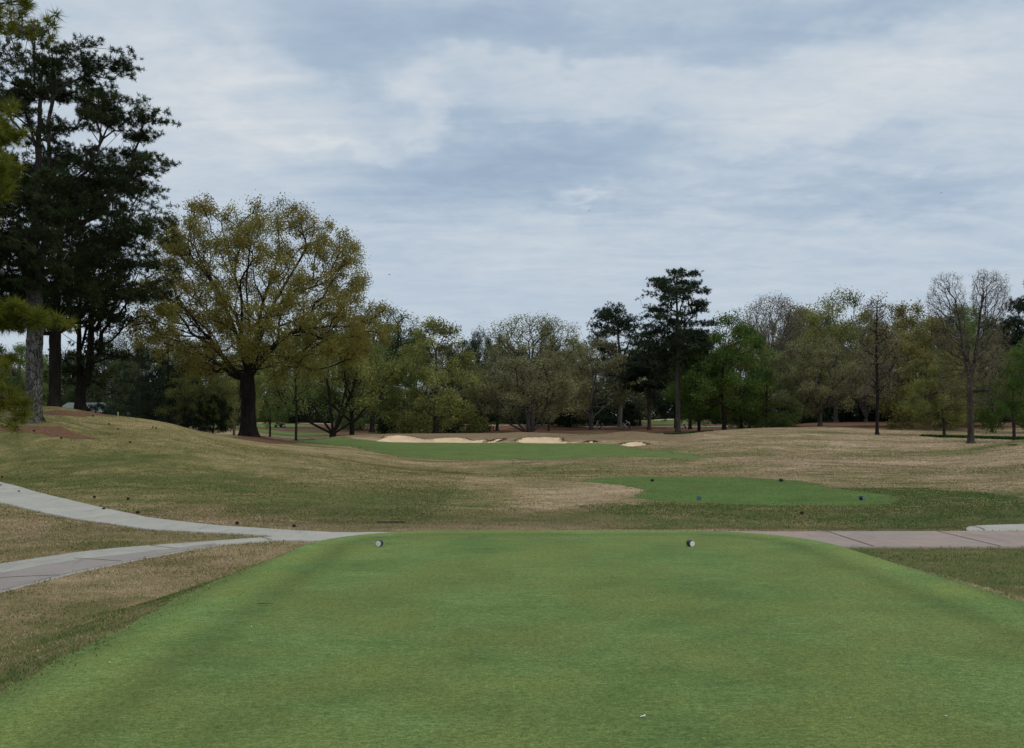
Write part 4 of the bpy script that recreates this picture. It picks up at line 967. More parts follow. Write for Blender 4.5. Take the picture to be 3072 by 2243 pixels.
# --- the twin crowned bare tree on the right
def twin():
    b, P = px_frame(971, 75); T = Tree(41)
    rA = [(273, 938, 955), (280, 932, 962), (300, 926, 966), (320, 928, 967), (345, 936, 970), (365, 950, 970)]
    rB = [(270, 976, 986), (276, 972, 1006), (295, 970, 1012), (315, 974, 1008), (335, 980, 1000), (350, 978, 992)]
    rC = [(335, 932, 1008), (350, 930, 1008), (370, 930, 1006), (390, 934, 1002), (408, 945, 995)]
    pts = np.concatenate([T.crown(prof_px(P, rA), 900, .25, .8, .2), T.crown(prof_px(P, rB), 950, .25, .8, .2), T.crown(prof_px(P, rC), 800, .3, .9, .3)])
    tr = [[P(971, 445), P(970.5, 420), P(970, 400), P(969.5, 380), P(974, 362), P(977, 345), P(980, 315), P(984, 292)],
          [P(969.5, 380), P(965, 368, -.3), P(960, 350, -.5), P(956, 325, -.7), P(950, 300, -.8)],
          [P(970, 392), P(976, 389, .2), P(984, 389, .3), P(989, 390, .3)], [P(958, 340, -.5), P(948, 330, -.9), P(936, 318, -1.2)]]
    T.skeleton(tr, pts, bf=.55, step=.4, attach=[.45, .4, .6, .2], up=.9, curve=.35)
    wd = T.wood(.25, .0105, flare=1.9, flare_h=.6, sides=(14, 6, 3))
    finish('deciduous_tree', b, wd, T.leaves(26000, .13, .038, .6, 2), M_bark_brown, L_grey, 'large nearly bare tree with two separate crowns and a root flare, right side')
twin()

def far_pine(px, Y, rows, tr, seed, label, n, clumps, flat, rb, bm, lens=(.40, .085), tf=4):
    b, P = px_frame(px, Y); T = Tree(seed)
    pts = T.crown(prof_px(P, rows), n, shell=.35, depth=.9, lump=.18, clumps=clumps, flat=flat)
    T.skeleton([[P(*q) for q in t] for t in tr], pts, bf=.2, step=.7, attach=[.45] + [.1] * 8, up=.3, curve=.35)
    finish('pine_tree', b, T.wood(rb, .022, flare=1.3, sides=(10, 5, 3)), T.needles(tf, 14, lens[0], lens[1], .36, .5), bm, L_pine2, label)
far_pine(678, 125, [(268, 664, 686), (273, 657, 692), (281, 653, 700), (289, 655, 710), (297, 650, 706), (305, 646, 709), (314, 650, 700), (322, 642, 712), (330, 641, 716), (338, 646, 706), (345, 640, 717), (352, 646, 708), (362, 655, 700), (372, 662, 694)],
         [[(678, 431), (678, 400), (677, 360), (677.5, 320), (676, 285), (677, 271)], [(677, 345), (665, 338), (648, 334)], [(677, 345), (692, 340, .5), (710, 343, .8)]], 301, 'tallest dark pine rising well above the tree line', 1150, 105, (1.15, .36), .34, M_bark_brown)
far_pine(620, 170, [(305, 604, 624), (309, 600, 630), (318, 596, 638), (328, 590, 642), (336, 586, 647), (345, 592, 648), (355, 598, 645), (366, 602, 640), (376, 606, 634)],
         [[(620, 426), (620.5, 390), (619.5, 350), (617, 325), (615, 309)], [(620, 365), (628, 345), (636, 326)], [(620, 370), (606, 350), (593, 338)]], 302, 'rounded dark pine with bare pale trunk, left of the tallest pine', 950, 85, (1.5, .7), .42, M_bark_grey)

# ------------------------------------------------------------------ small things of the place
M_white = simple('chalky_white_paint', (.72, .73, .70), .6, .12, 60); M_black = simple('dark_stained_wood', (.022, .028, .026), .6, .3, 40)
M_teal = simple('dark_teal_paint', (.012, .045, .052), .5, .3, 40); M_tealf = simple('pale_teal_face', (.10, .22, .24), .6, .3, 40)
M_cone = simple('pine_cone_brown', (.030, .020, .014), .9, .4, 60); M_yel = simple('yellow_stake_paint', (.50, .47, .22), .6)
M_skin = simple('skin', (.45, .27, .19), .6, .08); M_metal = simple('grey_metal', (.30, .31, .32), .4, .1, 20, .5, .6); M_rub = simple('black_rubber', (.012, .012, .013), .8)

def marker(px, py, dia, ln, yaw, face, side, label, group, ymin=3.5):
    cx, cy = unproj(px, py, ymin); z = h1(cx, cy)
    root = empty('tee_marker', (cx, cy, z), yaw, label, 'tee marker', group); r = dia / 2
    tilt = R(14); ax = Vector((0, math.cos(tilt), math.sin(tilt) * .2)).normalized(); c0 = Vector((0, -ln / 2, r * 1.0))
    MB().lathe(c0, [(r * .90, 0), (r * .98, ln * .04), (r, ln * .12), (r * 1.0, ln * .88), (r * .95, ln * .97), (r * .85, ln)], 28, ax).build('body', side, root, True)
    f = MB(); f.lathe(c0 - ax * .0045, [(r * .55, 0), (r * .86, 0.0005), (r * .90, .003), (r * .90, .0045)], 28, ax); f.build('face', face, root, False)
    MB().tube([(0, 0, .02), (0, 0, -.06)], .004, 8).build('spike', M_metal, root)
    return root
marker(379.5, 545.6, .085, .085, R(-14), M_white, M_black, 'white faced tee marker on the left of the near tee', 'white tee markers')
marker(690.5, 545.6, .085, .095, R(20), M_white, M_black, 'white faced tee marker on the right of the near tee', 'white tee markers')
marker(699, 499.2, .13, .13, R(-24), M_tealf, M_teal, 'dark teal tee marker, left one at the front of the forward tee', 'teal tee markers', 18)
marker(862, 499.2, .13, .13, R(28), M_tealf, M_teal, 'dark teal tee marker, right one at the front of the forward tee', 'teal tee markers', 18)
marker(652.3, 480.6, .12, .12, R(60), M_black, M_black, 'black tee marker, left one at the back of the forward tee', 'black tee markers', 28)
marker(781, 480.6, .13, .15, R(80), M_black, M_black, 'black tee marker, right one at the back of the forward tee', 'black tee markers', 28)

# pine cones scattered on the hill and beside the path
def cone_mesh():
    mb = MB(); prof = [(.006, 0), (.020, .008), (.028, .022), (.030, .038), (.025, .056), (.015, .070), (.004, .078)]
    mb.lathe((0, 0, 0), prof, 14)
    for i in range(7):
        h = .008 + i * .0095; rr = np.interp(h, [p[1] for p in prof], [p[0] for p in prof])
        for k in range(10):
            a = 2 * math.pi * (k + .5 * (i % 2)) / 10; c = Vector((rr * math.cos(a), rr * math.sin(a), h)); o = Vector((math.cos(a), math.sin(a), .45)) * .012; t = Vector((-math.sin(a), math.cos(a), 0)) * .007
            mb.add([c - t, c + t, c + o * 1.1 + t * .3, c + o * 1.1 - t * .3, c + o * .2 - Vector((0, 0, .006))], [[0, 1, 2, 3], [0, 4, 1], [1, 4, 2], [2, 4, 3], [3, 4, 0]])
    return mb
first = None
cones = [(95, 497.2, 'pine cone lying on the slope, upper one above the bend of the upper path'), (127.4, 498.8, 'pine cone on the slope right of another above the upper path'), (136, 512.6, 'pine cone at the far edge of the upper path, below the two slope cones'),
         (102.4, 509.6, 'pine cone at the far edge of the upper path, left of a larger one'), (236.9, 523.6, 'large pine cone beside the upper path before the fork, left one of two'), (295.3, 526.4, 'large pine cone beside the upper path, right one of two near the fork'),
         (1.8, 485.3, 'pine cone at the far path edge by the left border of the view'), (20, 491.4, 'pine cone at the far path edge, next after the leftmost'), (2.4, 476.8, 'pine cone a little up the slope at the left border of the view'),
         (60.5, 437.5, 'pine cone high on the hill below the straw ring of the grey pine'), (108, 423.5, 'pine cone on the hill just right of the straw mound'), (155.5, 427.6, 'right one of two pine cones close together near the crest'), (153, 427.0, 'left one of two pine cones close together near the crest'),
         (119, 428.5, 'pine cone below the small yellow stake on the hill'), (3, 424.9, 'pine cone on the straw ring by the left border'), (35, 430.2, 'pine cone just below the straw ring under the grey trunk'),
         (93, 415.5, 'pine cone at the foot of the red straw mound'), (129, 442, 'lone pine cone in the middle of the left hillside'), (800.5, 513.2, 'dark cone on the green bank left of the round concrete apron', )]
for i, (px, py, lb) in enumerate(cones):
    cx, cy = unproj(px, py, 3.5)
    if first is None:
        first = cone_mesh().build('pine_cone', M_cone); o = first
    else:
        o = first.copy(); COL.objects.link(o)
    sc = .95 if i < 9 else 1.15
    o.location = (cx, cy, h1(cx, cy) + .03 * sc); o.rotation_euler = (R(75 + 9 * (i % 3)), R(13 * i), R(47 * i)); o.scale = (sc,) * 3
    tag(o, lb, 'pine cone', 'fallen pine cones')

# broken wooden tees on the near tee
peg = None
for i, (px, py, lb) in enumerate([(640, 717.6, 'white broken golf peg near the bottom centre, brightest speck on the near tee'), (251, 627, 'tiny white peg fragment on the left half of the near tee'), (111, 663, 'tiny white peg fragment near the left edge of the near tee'),
                                  (851, 718, 'tiny pale peg fragment, lower right of the near tee'), (944, 716, 'tiny pale peg fragment nearest the lower right corner')]):
    cx, cy = unproj(px, py)
    if peg is None:
        mb = MB(); mb.lathe((0, 0, 0), [(.0015, 0), (.0024, .004), (.0026, .020), (.0055, .027), (.006, .029), (.0035, .0275)], 14, (1, 0, .12)); peg = mb.build('golf_peg', M_white, None, True); o = peg
    else: o = peg.copy(); COL.objects.link(o)
    o.location = (cx, cy, h1(cx, cy) + .010); o.rotation_euler = (0, 0, R(20 + 70 * i)); o.scale = (.6 if i else 1.1,) * 3
    tag(o, lb, 'golf peg', 'broken golf pegs')

M_sod = mat_green('lifted_sod', [(.02, .05, .012), (.035, .075, .02), (.05, .10, .03), (.05, .07, .02)], tan=0.0)
def sod():
    cx, cy = unproj(266, 603); mb = MB(); n = 16; vs = []
    for k in range(n + 1):
        t = k / n; x = (t - .5) * .20; h = .020 * math.sin(math.pi * t) ** .6 * (1.2 - t); w = .020 * (1 - .6 * t)
        vs += [(x, -w - .004 * math.sin(9 * t), .004), (x, -w * .4, .006 + h), (x, w * .6, .005 + h * .8), (x, w, .004)]
    fs = [[4*k + j, 4*k + 4 + j, 4*k + 5 + j, 4*k + 1 + j] for k in range(n) for j in range(3)]
    mb.add(vs, fs); o = mb.build('divot_flap', M_sod, None, True); o.location = (cx, cy, h1(cx, cy)); o.scale = (.9, .8, .5); tag(o, 'dark lifted flap of turf, a narrow divot left of centre on the near tee', 'divot')
sod()
def dark_strip():  # thin flat black bar set low in the grass
    cx, cy = unproj(391, 522, 18); root = empty('black_strip', (cx, cy, h1(cx, cy)), 0, 'narrow black strip low in the grass beyond the near path', 'drain inlet')
    MB().box((0, 0, .008), (.66, .05, .04), None, .01).build('strip_base', M_rub, root)
    MB().box((0, 0, .030), (.60, .03, .01), None, .002).build('strip_top', M_rub, root)
dark_strip()
def stake():
    c = at(118, 52.5); root = empty('boundary_stake', c, 0, 'short yellow stake on the crest of the left hill', 'stake')
    MB().box((0, 0, .13), (.05, .035, .26), None, .006).build('post', M_yel, root); MB().lathe((0, 0, .26), [(.033, 0), (.03, .012), (.012, .03)], 4).build('cap', M_yel, root)
stake()

# birds
def bird(px, py, Y, yaw, label, k):
    root = empty('flying_bird', ((px - CX) / F * Y, Y, ZC - (py - HY) / F * Y), yaw, label, 'bird', 'birds in the sky')
    b = MB(); b.tube([(-.13, 0, 0), (-.07, 0, 0), (0, 0, 0), (.07, 0, .01), (.10, 0, .02), (.13, 0, .015)], [.006, .022, .034, .024, .016, .003], 10); b.add([(-.10, -.006, 0), (-.10, .006, 0), (-.2, .035, 0), (-.2, -.035, 0)], [[0, 1, 2, 3]]); b.build('body', M_black, root, True)
    for s in (-1, 1):
        w_ = MB(); vs = []
        for t in np.linspace(0, 1, 7):
            yy = s * (.02 + .22 * t); zz = (.09 if k else .05) * math.sin(t * 1.9); ch = .075 * (1 - t) ** .6 + .01
            vs += [(.05 - .05 * t * t, yy, zz + .012), (.05 - ch - .05 * t * t, yy, zz), (.05 - ch * .5 - .05 * t * t, yy, zz + .018)]
        fs = []
        for i in range(6): fs += [[3*i, 3*i + 3, 3*i + 5, 3*i + 2], [3*i + 2, 3*i + 5, 3*i + 4, 3*i + 1]]
        w_.add(vs, fs); w_.build('wing', M_black, root, True)
bird(389.3, 274.5, 95, R(30), 'dark bird in flight just right of the oak crown', 0)
bird(589, 211, 140, R(120), 'tiny dark bird high over the middle of the wood', 1)
bird(941, 193, 140, R(200), 'tiny dark bird high over the right side', 0)

# ------------------------------------------------------------------ buildings
M_roof = simple('grey_shingles', (.115, .135, .145), .9, .25, 4); M_wall = simple('weathered_grey_boards', (.10, .115, .105), .9, .3, 3); M_trim = simple('pale_trim', (.19, .21, .21), .7); M_glass = simple('dark_window', (.02, .025, .03), .15, .1, 3, .6)
def house():
    Y = 128; c = at(86, Y); root = empty('grey_roofed_house', c, R(4), 'low house with a grey hipped roof beyond the hill crest', 'house')
    zr = ZC + 26.4 / F * Y - c.z; ze = ZC + 16.4 / F * Y - c.z; W_, D = 7.0, 6.0
    MB().box((0, 0, ze / 2), (W_ - .8, D - .8, ze)).build('wall', M_wall, root)
    a = [(-W_/2, -D/2, ze), (W_/2, -D/2, ze), (W_/2, D/2, ze), (-W_/2, D/2, ze), (-W_/2 + .9, 0, zr), (W_/2 - .9, 0, zr)]
    rf = MB().add(a, [[0, 1, 5, 4], [1, 2, 5], [2, 3, 4, 5], [3, 0, 4], [3, 2, 1, 0]]).build('roof', M_roof, root)
    MB().box((0, -D/2 - .012, ze + .02), (W_ + .04, .02, .14)).build('fascia', M_trim, rf)
    for x in (-2, .2, 2.2):
        f = MB(); f.box((x, -D/2 + .395, 1.5), (.9, .06, 1.1)); w_ = f.build('window', M_trim, root); MB().box((x, -D/2 + .36, 1.5), (.74, .02, .94)).build('pane', M_glass, w_)
    MB().box((-1, -D/2 + .38, 1.0), (.9, .05, 2.0)).build('door', M_trim, root)
house()
def shed():
    Y = 246; c = at(679, Y); root = empty('maintenance_shed', c, R(-3), 'flat roofed grey green shed beyond the far green', 'shed')
    zt = ZC + 14.3 / F * Y - c.z; W_ = 8.2
    MB().box((0, 0, zt / 2), (W_, 5, zt)).build('wall', M_wall, root)
    MB().box((0, 0, zt + .09), (W_ + .7, 5.7, .18)).build('roof', M_roof, root); MB().box((0, -2.87, zt + .06), (W_ + .7, .03, .16)).build('fascia', M_trim, root)
    for x in (-4.9, -3.95): MB().box((x, -2.7, zt / 2 - .2), (.16, .16, zt - .4)).build('porch_post', M_trim, root)
    d = MB().box((1.2, -2.515, 1.1), (1.0, .03, 2.1)).build('door', M_roof, root); MB().box((1.55, -2.54, 1.05), (.06, .03, .12)).build('handle', M_trim, d)
shed()

# ------------------------------------------------------------------ people and their carts
def skin(name, V, E, Rd, mat, parent, root_i=0, sub=1):
    me = bpy.data.meshes.new(name); me.from_pydata(V, E, []); me.materials.append(mat); o = bpy.data.objects.new(name, me); link(o, parent)
    md = o.modifiers.new('skin', 'SKIN'); md.use_smooth_shade = True
    for i, v in enumerate(me.skin_vertices[0].data):
        r = Rd[i]; v.radius = r if hasattr(r, '__len__') else (r, r); v.use_root = (i == root_i)
    sb = o.modifiers.new('sub', 'SUBSURF'); sb.levels = sub; sb.render_levels = sub; return o
def person(px, Y, yaw, label, shirt, trousers, cap, lean=.0, reach=.25, stride=.2, hairy=None, seat=None):
    if seat is None: c = at(px, Y)
    else: c = seat
    root = empty('person', c, yaw, label, 'person')
    L = lean; pel = (0, 0, .95); sp = (.05 * L + .0, 0, 1.14); ch = (.35 * L + .03, 0, 1.36 - .06 * L); nk = (.5 * L + .05, 0, 1.50 - .13 * L); hd = (.62 * L + .08, 0, 1.64 - .20 * L)
    def arm(s): 
        sh = (ch[0], s * .18, ch[2] + .05); el = (ch[0] + .06 + reach * .35, s * .23, ch[2] - .23); wr = (ch[0] + .06 + reach, s * .19, ch[2] - .32 + .02); return sh, el, wr
    def leg(s, f):
        hip = (0, s * .09, .90); kn = (f * .5 + .05, s * .10, .50); an = (f - .05 * (f < 0), s * .10, .09 + .03 * (f < 0)); return hip, kn, an
    if seat is not None:
        def leg(s, f): return (0, s * .09, .90), (.42, s * .12, .88), (.50, s * .12, .46)
    V = [pel, sp, ch, nk, hd, (hd[0] + .01, 0, hd[2] + .09)]; Rd = [(.13, .11), (.12, .10), (.14, .11), .055, (.078, .085), (.055, .06)]; E = [(0, 1), (1, 2), (2, 3), (3, 4), (4, 5)]
    for s in (-1, 1):
        sh, el, wr = arm(s); b = len(V); V += [sh, el, wr]; Rd += [.052, .042, .028]; E += [(2, b), (b, b + 1), (b + 1, b + 2)]
        d = unit(np.array(wr) - np.array(el)); pm = np.array(wr) + d * .055; V.append(tuple(pm)); Rd.append((.034, .018)); E.append((b + 2, b + 3))
        for k, (o_, ln) in enumerate(((-.03, .06), (-.012, .075), (.008, .08), (.026, .07))):
            i = len(V); V.append(tuple(pm + d * .03 + np.array([0, o_, -.006]))); V.append(tuple(pm + d * (.03 + ln * .6) + np.array([0, o_ * 1.1, -.03]))); Rd += [.009, .007]; E += [(b + 3, i), (i, i + 1)]
        i = len(V); V.append(tuple(np.array(wr) + d * .03 + np.array([0, -s * .03, 0]))); V.append(tuple(np.array(wr) + d * .075 + np.array([0, -s * .045, -.01]))); Rd += [.011, .008]; E += [(b + 2, i), (i, i + 1)]
        hp, kn, an = leg(s, stride * s); b = len(V); V += [hp, kn, an, (an[0] + .15, an[1], max(.03, an[2] - .06))]; Rd += [.085, .055, .038, .035]; E += [(0, b), (b, b + 1), (b + 1, b + 2), (b + 2, b + 3)]
    i = len(V); V.append((hd[0] + .10, 0, hd[2] + .0)); Rd.append(.014); E.append((4, i))          # nose
    skin('body', V, E, Rd, M_skin, root)
    V = [sp, ch, (nk[0], 0, nk[2] - .06), (0, 0, .98)]; Rd = [(.145, .125), (.165, .13), .075, (.15, .13)]; E = [(3, 0), (0, 1), (1, 2)]
    for s in (-1, 1):
        sh, el, wr = arm(s); b = len(V); m = tuple((np.array(sh) + np.array(el) * 2) / 3); V += [sh, m]; Rd += [.075, .062]; E += [(1, b), (b, b + 1)]
    skin('shirt', V, E, Rd, shirt, root, 1)
    V = [(0, 0, .97), (0, 0, .90)]; Rd = [(.15, .13), (.14, .125)]; E = [(0, 1)]
    for s in (-1, 1):
        hp, kn, an = leg(s, stride * s); b = len(V); V += [hp, kn, (an[0], an[1], an[2] + .03)]; Rd += [.105, .075, .062]; E += [(1, b), (b, b + 1), (b + 1, b + 2)]
    skin('trousers', V, E, Rd, trousers, root, 1)
    mb = MB(); mb.lathe((hd[0], 0, hd[2] + .045), [(.098, 0), (.1, .03), (.085, .075), (.05, .10), (.01, .108)], 18); mb.box((hd[0] + .12, 0, hd[2] + .052), (.10, .13, .012), None, .004); mb.build('cap', cap, root, True)
    for s in (-1, 1):
        hp, kn, an = leg(s, stride * s); MB().box((an[0] + .06, an[1], an[2] - .04), (.28, .10, .09), None, .03).build('shoe', M_rub, root)
    return root
S_blue = simple('light_blue_shirt', (.22, .42, .60), .9); S_khaki = simple('khaki_trousers', (.33, .31, .24), .9); S_dark = simple('dark_trousers', (.015, .017, .025), .9); S_white = simple('white_shirt', (.75, .75, .80), .9); S_royal = simple('royal_blue_shirt', (.10, .16, .62), .9)
def plaid():
    m, T, out = new_mat('checked_shirt'); tc = T.new('ShaderNodeTexCoord').outputs['Object']; ck = T.new('ShaderNodeTexChecker'); T.l.new(tc, ck.inputs[0]); ck.inputs[1].default_value = (.62, .56, .66, 1); ck.inputs[2].default_value = (.07, .06, .12, 1); ck.inputs[3].default_value = 9
    principled(T, out, ck.outputs[0], .9); return m
S_plaid = plaid(); M_tanb = simple('tan_canvas', (.55, .42, .26), .8); M_greyb = simple('grey_canvas', (.28, .31, .36), .8)
def push_cart(px, Y, yaw, label, bagm, topm, off=(0, 0)):
    c = at(px, Y); root = empty('golf_push_cart', c + Vector((off[0], off[1], 0)), yaw, label, 'golf cart trolley')
    fr = MB(); fr.tube([(.5, 0, .14), (.1, 0, .30), (-.35, 0, .80), (-.55, 0, 1.02)], .018, 8); fr.tube([(.05, 0, .33), (-.25, -.28, .16)], .014, 8); fr.tube([(.05, 0, .33), (-.25, .28, .16)], .014, 8); fr.tube([(-.25, -.30, .16), (-.25, .30, .16)], .01, 8); fr.build('frame', M_metal, root)
    MB().tube([(-.55, -.2, 1.02), (-.58, 0, 1.05), (-.55, .2, 1.02)], .018, 8).build('handle', M_rub, root)
    for (x, y_, r) in ((-.25, -.31, .15), (-.25, .31, .15), (.5, 0, .13)):
        w_ = MB().lathe((x, y_ - .02, r), [(r * .55, 0), (r * .95, .003), (r, .012), (r, .028), (r * .95, .037), (r * .55, .04)], 20, (0, 1, 0)).build('wheel', M_rub, root)
        MB().lathe((x, y_ - .028, r), [(r * .3, 0), (r * .62, .006), (r * .62, .05), (r * .3, .056)], 16, (0, 1, 0)).build('hub', M_metal, w_)
    a = Vector((.33, 0, .30)); d = Vector((-.52, 0, .80)).normalized()
    bg = MB(); bg.tube([a, a + d * .05, a + d * .45, a + d * .80, a + d * .86], [.10, .115, .12, .125, .13], 16); bg.build('bag', bagm, root, True)
    MB().box(a + d * .40 + Vector((.13, 0, .08)), (.10, .20, .38), Matrix.Rotation(-math.atan2(.52, .80), 3, 'Y'), .03).build('pocket', topm, root)
    cl = MB()
    for k in range(7):
        q_ = a + d * .84 + Vector((0, .07 * math.cos(k * 2.3), 0)) + Vector((.05 * math.sin(k * 1.7), 0, 0)); cl.tube([q_, q_ + d * (.14 + .03 * (k % 3))], .007, 6); cl.lathe(q_ + d * (.15 + .03 * (k % 3)), [(.012, 0), (.032, .015), (.035, .035), (.015, .05)], 10, d)
    cl.build('clubs', topm, root, True); return root
person(596.6, 154, R(5), 'golfer in a light blue shirt and khaki trousers pushing a cart by the grey tree', S_blue, S_khaki, S_blue, .25, .35, .22)
push_cart(601.0, 154, R(180), 'black golf push cart with a pale pocket, pushed by the golfer in light blue', M_rub, M_white)
person(629.5, 158, R(185), 'golfer in a checked shirt bending over a grey golf bag', S_plaid, S_dark, S_plaid, .85, .35, .14)
push_cart(624.3, 157, R(12), 'grey and tan golf bag on a push cart beside the bending golfer', M_greyb, M_tanb)
person(689.6, 172, R(170), 'golfer in a white top and dark trousers half hidden behind a dark trunk', S_white, S_dark, S_white, .15, .2, .12)
push_cart(684.6, 168, R(30), 'dark golf push cart with a white club cover left of the golfer in white', M_rub, M_white)
person(355.8, 148, R(20), 'golfer in a royal blue shirt seen through the stems right of the oak', S_royal, S_khaki, S_royal, .2, .25, .1)
def mower():
    c = at(279.3, 146); root = empty('ride_on_mower', c, R(35), 'dark ride on mower with grey deck and driver on the left green', 'mower')
    Mg = simple('dark_green_paint', (.02, .05, .03), .5)
    MB().box((.45, 0, .55), (.75, .60, .34), None, .06).build('hood', Mg, root); MB().box((-.1, 0, .38), (1.2, .5, .12), None, .03).build('chassis', M_rub, root)
    st = MB().box((-.2, 0, .58), (.42, .42, .12), None, .04).build('seat', M_rub, root); MB().box((-.42, 0, .84), (.10, .42, .45), None, .04).build('seat_back', M_rub, st)
    MB().tube([(.12, 0, .62), (.0, 0, .92)], .02, 8).build('steering_column', M_metal, root)
    MB().tube([Vector((-.0 + .07 * math.cos(t), .17 * math.sin(t), .93 + .05 * math.cos(t))) for t in np.linspace(0, 6.283, 17)], .012, 6, False).build('steering_wheel', M_rub, root)
    for s in (-1, 1):
        w_ = MB().lathe((.5, s * .52 - .09, .27), [(.12, 0), (.25, .01), (.27, .04), (.27, .14), (.25, .17), (.12, .18)], 20, (0, 1, 0)).build('wheel', M_rub, root); MB().lathe((.5, s * .52 - .105, .27), [(.05, 0), (.13, .01), (.13, .20), (.05, .21)], 16, (0, 1, 0)).build('hub', M_white, w_)
        MB().lathe((.98, s * .42 - .26, .15), [(.10, 0), (.13, .01), (.13, .51), (.10, .52)], 16, (0, 1, 0)).build('cutting_reel', M_greyb, root); MB().box((.98, s * .42, .30), (.34, .52, .05), None, .02).build('reel_cover', M_white, root)
    w_ = MB().lathe((-.6, -.09, .22), [(.10, 0), (.20, .01), (.22, .04), (.22, .14), (.20, .17), (.10, .18)], 20, (0, 1, 0)).build('wheel', M_rub, root)
    person(279, 146, R(35), 'mower driver in a white shirt and grey trousers', S_white, simple('grey_trousers', (.16, .17, .17), .9), S_white, .15, .3, .1, seat=c + Matrix.Rotation(R(35), 3, 'Z') @ Vector((-.2, 0, -.18)))
mower()

# ------------------------------------------------------------------ tufts of rough grass in the foreground, and low ground cover
r_gen = np.random.default_rng(99)
M_bladeh = leaf_mat('hill_grass_blades', [(.125, .130, .048), (.18, .170, .062), (.26, .225, .10), (.36, .305, .16), (.47, .40, .24)], .35)
M_bladef = leaf_mat('fairway_grass_blades', [(.14, .155, .065), (.21, .185, .095), (.31, .245, .155), (.40, .31, .21), (.50, .40, .29)], .35)
M_turfb = leaf_mat('turf_blades', [(.047, .096, .026), (.089, .153, .046), (.141, .21, .070), (.205, .255, .097), (.44, .42, .25)], .3)
M_bladen = leaf_mat('near_rough_blades', [(.10, .150, .045), (.16, .185, .065), (.26, .24, .105), (.40, .34, .185), (.56, .48, .30)], .35)
M_blade = leaf_mat('grass_blades', [(.095, .125, .042), (.16, .160, .064), (.27, .225, .115), (.38, .30, .19), (.52, .43, .30)], .3)
def blades(name, label, N, xr, yr, cond, h=(.02, .045), w_=.007, tintf=None, mat=None, cat='grass'):
    r = np.random.default_rng(hash(label) % 1000 if False else len(label)); x = r.uniform(*xr, N); y_ = r.uniform(*yr, N)
    m = cond(x, y_); x = x[m]; y_ = y_[m]; z = H(x, y_); n = len(x)
    a = r.uniform(0, 6.283, n); hh = r.uniform(*h, n); ln = hh * r.uniform(.2, 1.3, n); b = r.uniform(0, 6.283, n)
    p = np.stack([x, y_, z - .003], 1); d = np.stack([np.cos(a), np.sin(a), 0 * a], 1) * w_ * .5; tip = p + np.stack([np.cos(b) * ln, np.sin(b) * ln, hh], 1); mid = (p + tip) / 2 + np.stack([0 * a, 0 * a, hh * .18], 1)
    V = np.stack([p - d, p + d, mid + d * .8, tip, mid - d * .8], 1).reshape(-1, 3)
    t = np.clip(.5 * vnoise(x * 1.1, y_ * 1.7) + .25 * vnoise(x * 5, y_ * 7) + .42 * r.uniform(0, 1, n) - .1, 0, 1) if tintf is None else tintf(x, y_, r)
    o = mesh_np(name, V, np.full(n, 5), np.arange(n * 5), [mat or M_blade], attrs={'tint': np.repeat(t, 5)}); tag(o, label, cat, kind='stuff')
def mid_tint(x, y_, r):
    g_ = np.zeros(len(x))
    for cx, cy, rx, ry, a in spots: g_ += a * np.exp(-0.5 * (((x - cx) / rx) ** 2 + ((y_ - cy) / ry) ** 2))
    return np.clip(.52 - .60 * np.clip(g_, -.7, 1) - .45 * patchy(x, y_) + .45 * (vnoise(x / 2.4, y_ / 3.4) - .5) + .4 * (vnoise(x / .7, y_ / .9) - .5) + .3 * (r.uniform(0, 1, len(x)) - .5), 0, 1)
def offpath(x, y_, pad=.0): return (poly_sdf(PL, x, y_) > pad) & (poly_sdf(PR, x, y_) > pad) & (poly_sdf(PA, x, y_) > pad)
tn = lambda x, y_: nz(x, y_, 1.4, .22) + nz(x, y_, 9, .12)
tg = lambda x, y_, r: np.clip(.14 + .50 * sstep(.15, 1.5 + .5 * sstep(9, 5, y_), tee_sdf(x, y_) + .5 * (vnoise(x * 1.7, y_ * 1.2) - .5)) + .75 * (vnoise(x * .8 - y_ * .3, y_ * 2.0) - .5) + .4 * (vnoise(x * 3, y_ * 5) - .5) + .5 * (r.uniform(0, 1, len(x)) - .5), 0, 1)
blades('rough_grass', 'scruffy dormant grass between the near tee and the lower path', 70000, (-9, -2), (4.2, 15.5), lambda x, y_: offpath(x, y_, .0) & (tee_sdf(x, y_) + tn(x, y_) + .20 * r_gen.normal(0, 1, len(x)).clip(-2, 2) * (.4 + vnoise(x * 2.1, y_ * 2.6)) > .10) & (x > -.62 * y_ - .5), (.014, .032), .009, tg, M_bladen)
blades('rough_grass', 'scruffy grass in the wedge between the two paths', 34000, (-15, -4), (12, 21), lambda x, y_: offpath(x, y_, .0) & (x > -.62 * y_ - .5) & (y_ < 16 + (-4 - x) * .55) , (.02, .045), .012)
blades('rough_grass', 'scruffy grass right of the near tee below the path', 22000, (3, 9.5), (6.5, 14.6), lambda x, y_: offpath(x, y_, .0) & (tee_sdf(x, y_) + tn(x, y_) + .20 * r_gen.normal(0, 1, len(x)).clip(-2, 2) * (.4 + vnoise(x * 2.1, y_ * 2.6)) > .10) & (x < .62 * y_ + .5), (.018, .04), .010, lambda x, y_, r: np.clip(.6 * np.exp(-.5 * ((tee_sdf(x, y_) - .3) / .35) ** 2) + .35 * r.uniform(0, 1, len(x)) + .5 * (vnoise(x * 1.3, y_ * 2.4) - .4) + .08, 0, 1), M_bladen)
blades('rough_grass', 'scruffy grass beyond the path in front of the forward tee', 60000, (-9, 14), (16.86, 23.5), lambda x, y_: offpath(x, y_, .0) & (poly_sdf(fw, x, y_) > .1) & (np.abs(x) < .62 * y_ + .5), (.015, .038), .014, lambda x, y_, r: np.clip(mid_tint(x, y_, r) + .30 * np.exp(-((x - .2) / 2.6) ** 2) - .05, 0, 1), M_bladef)
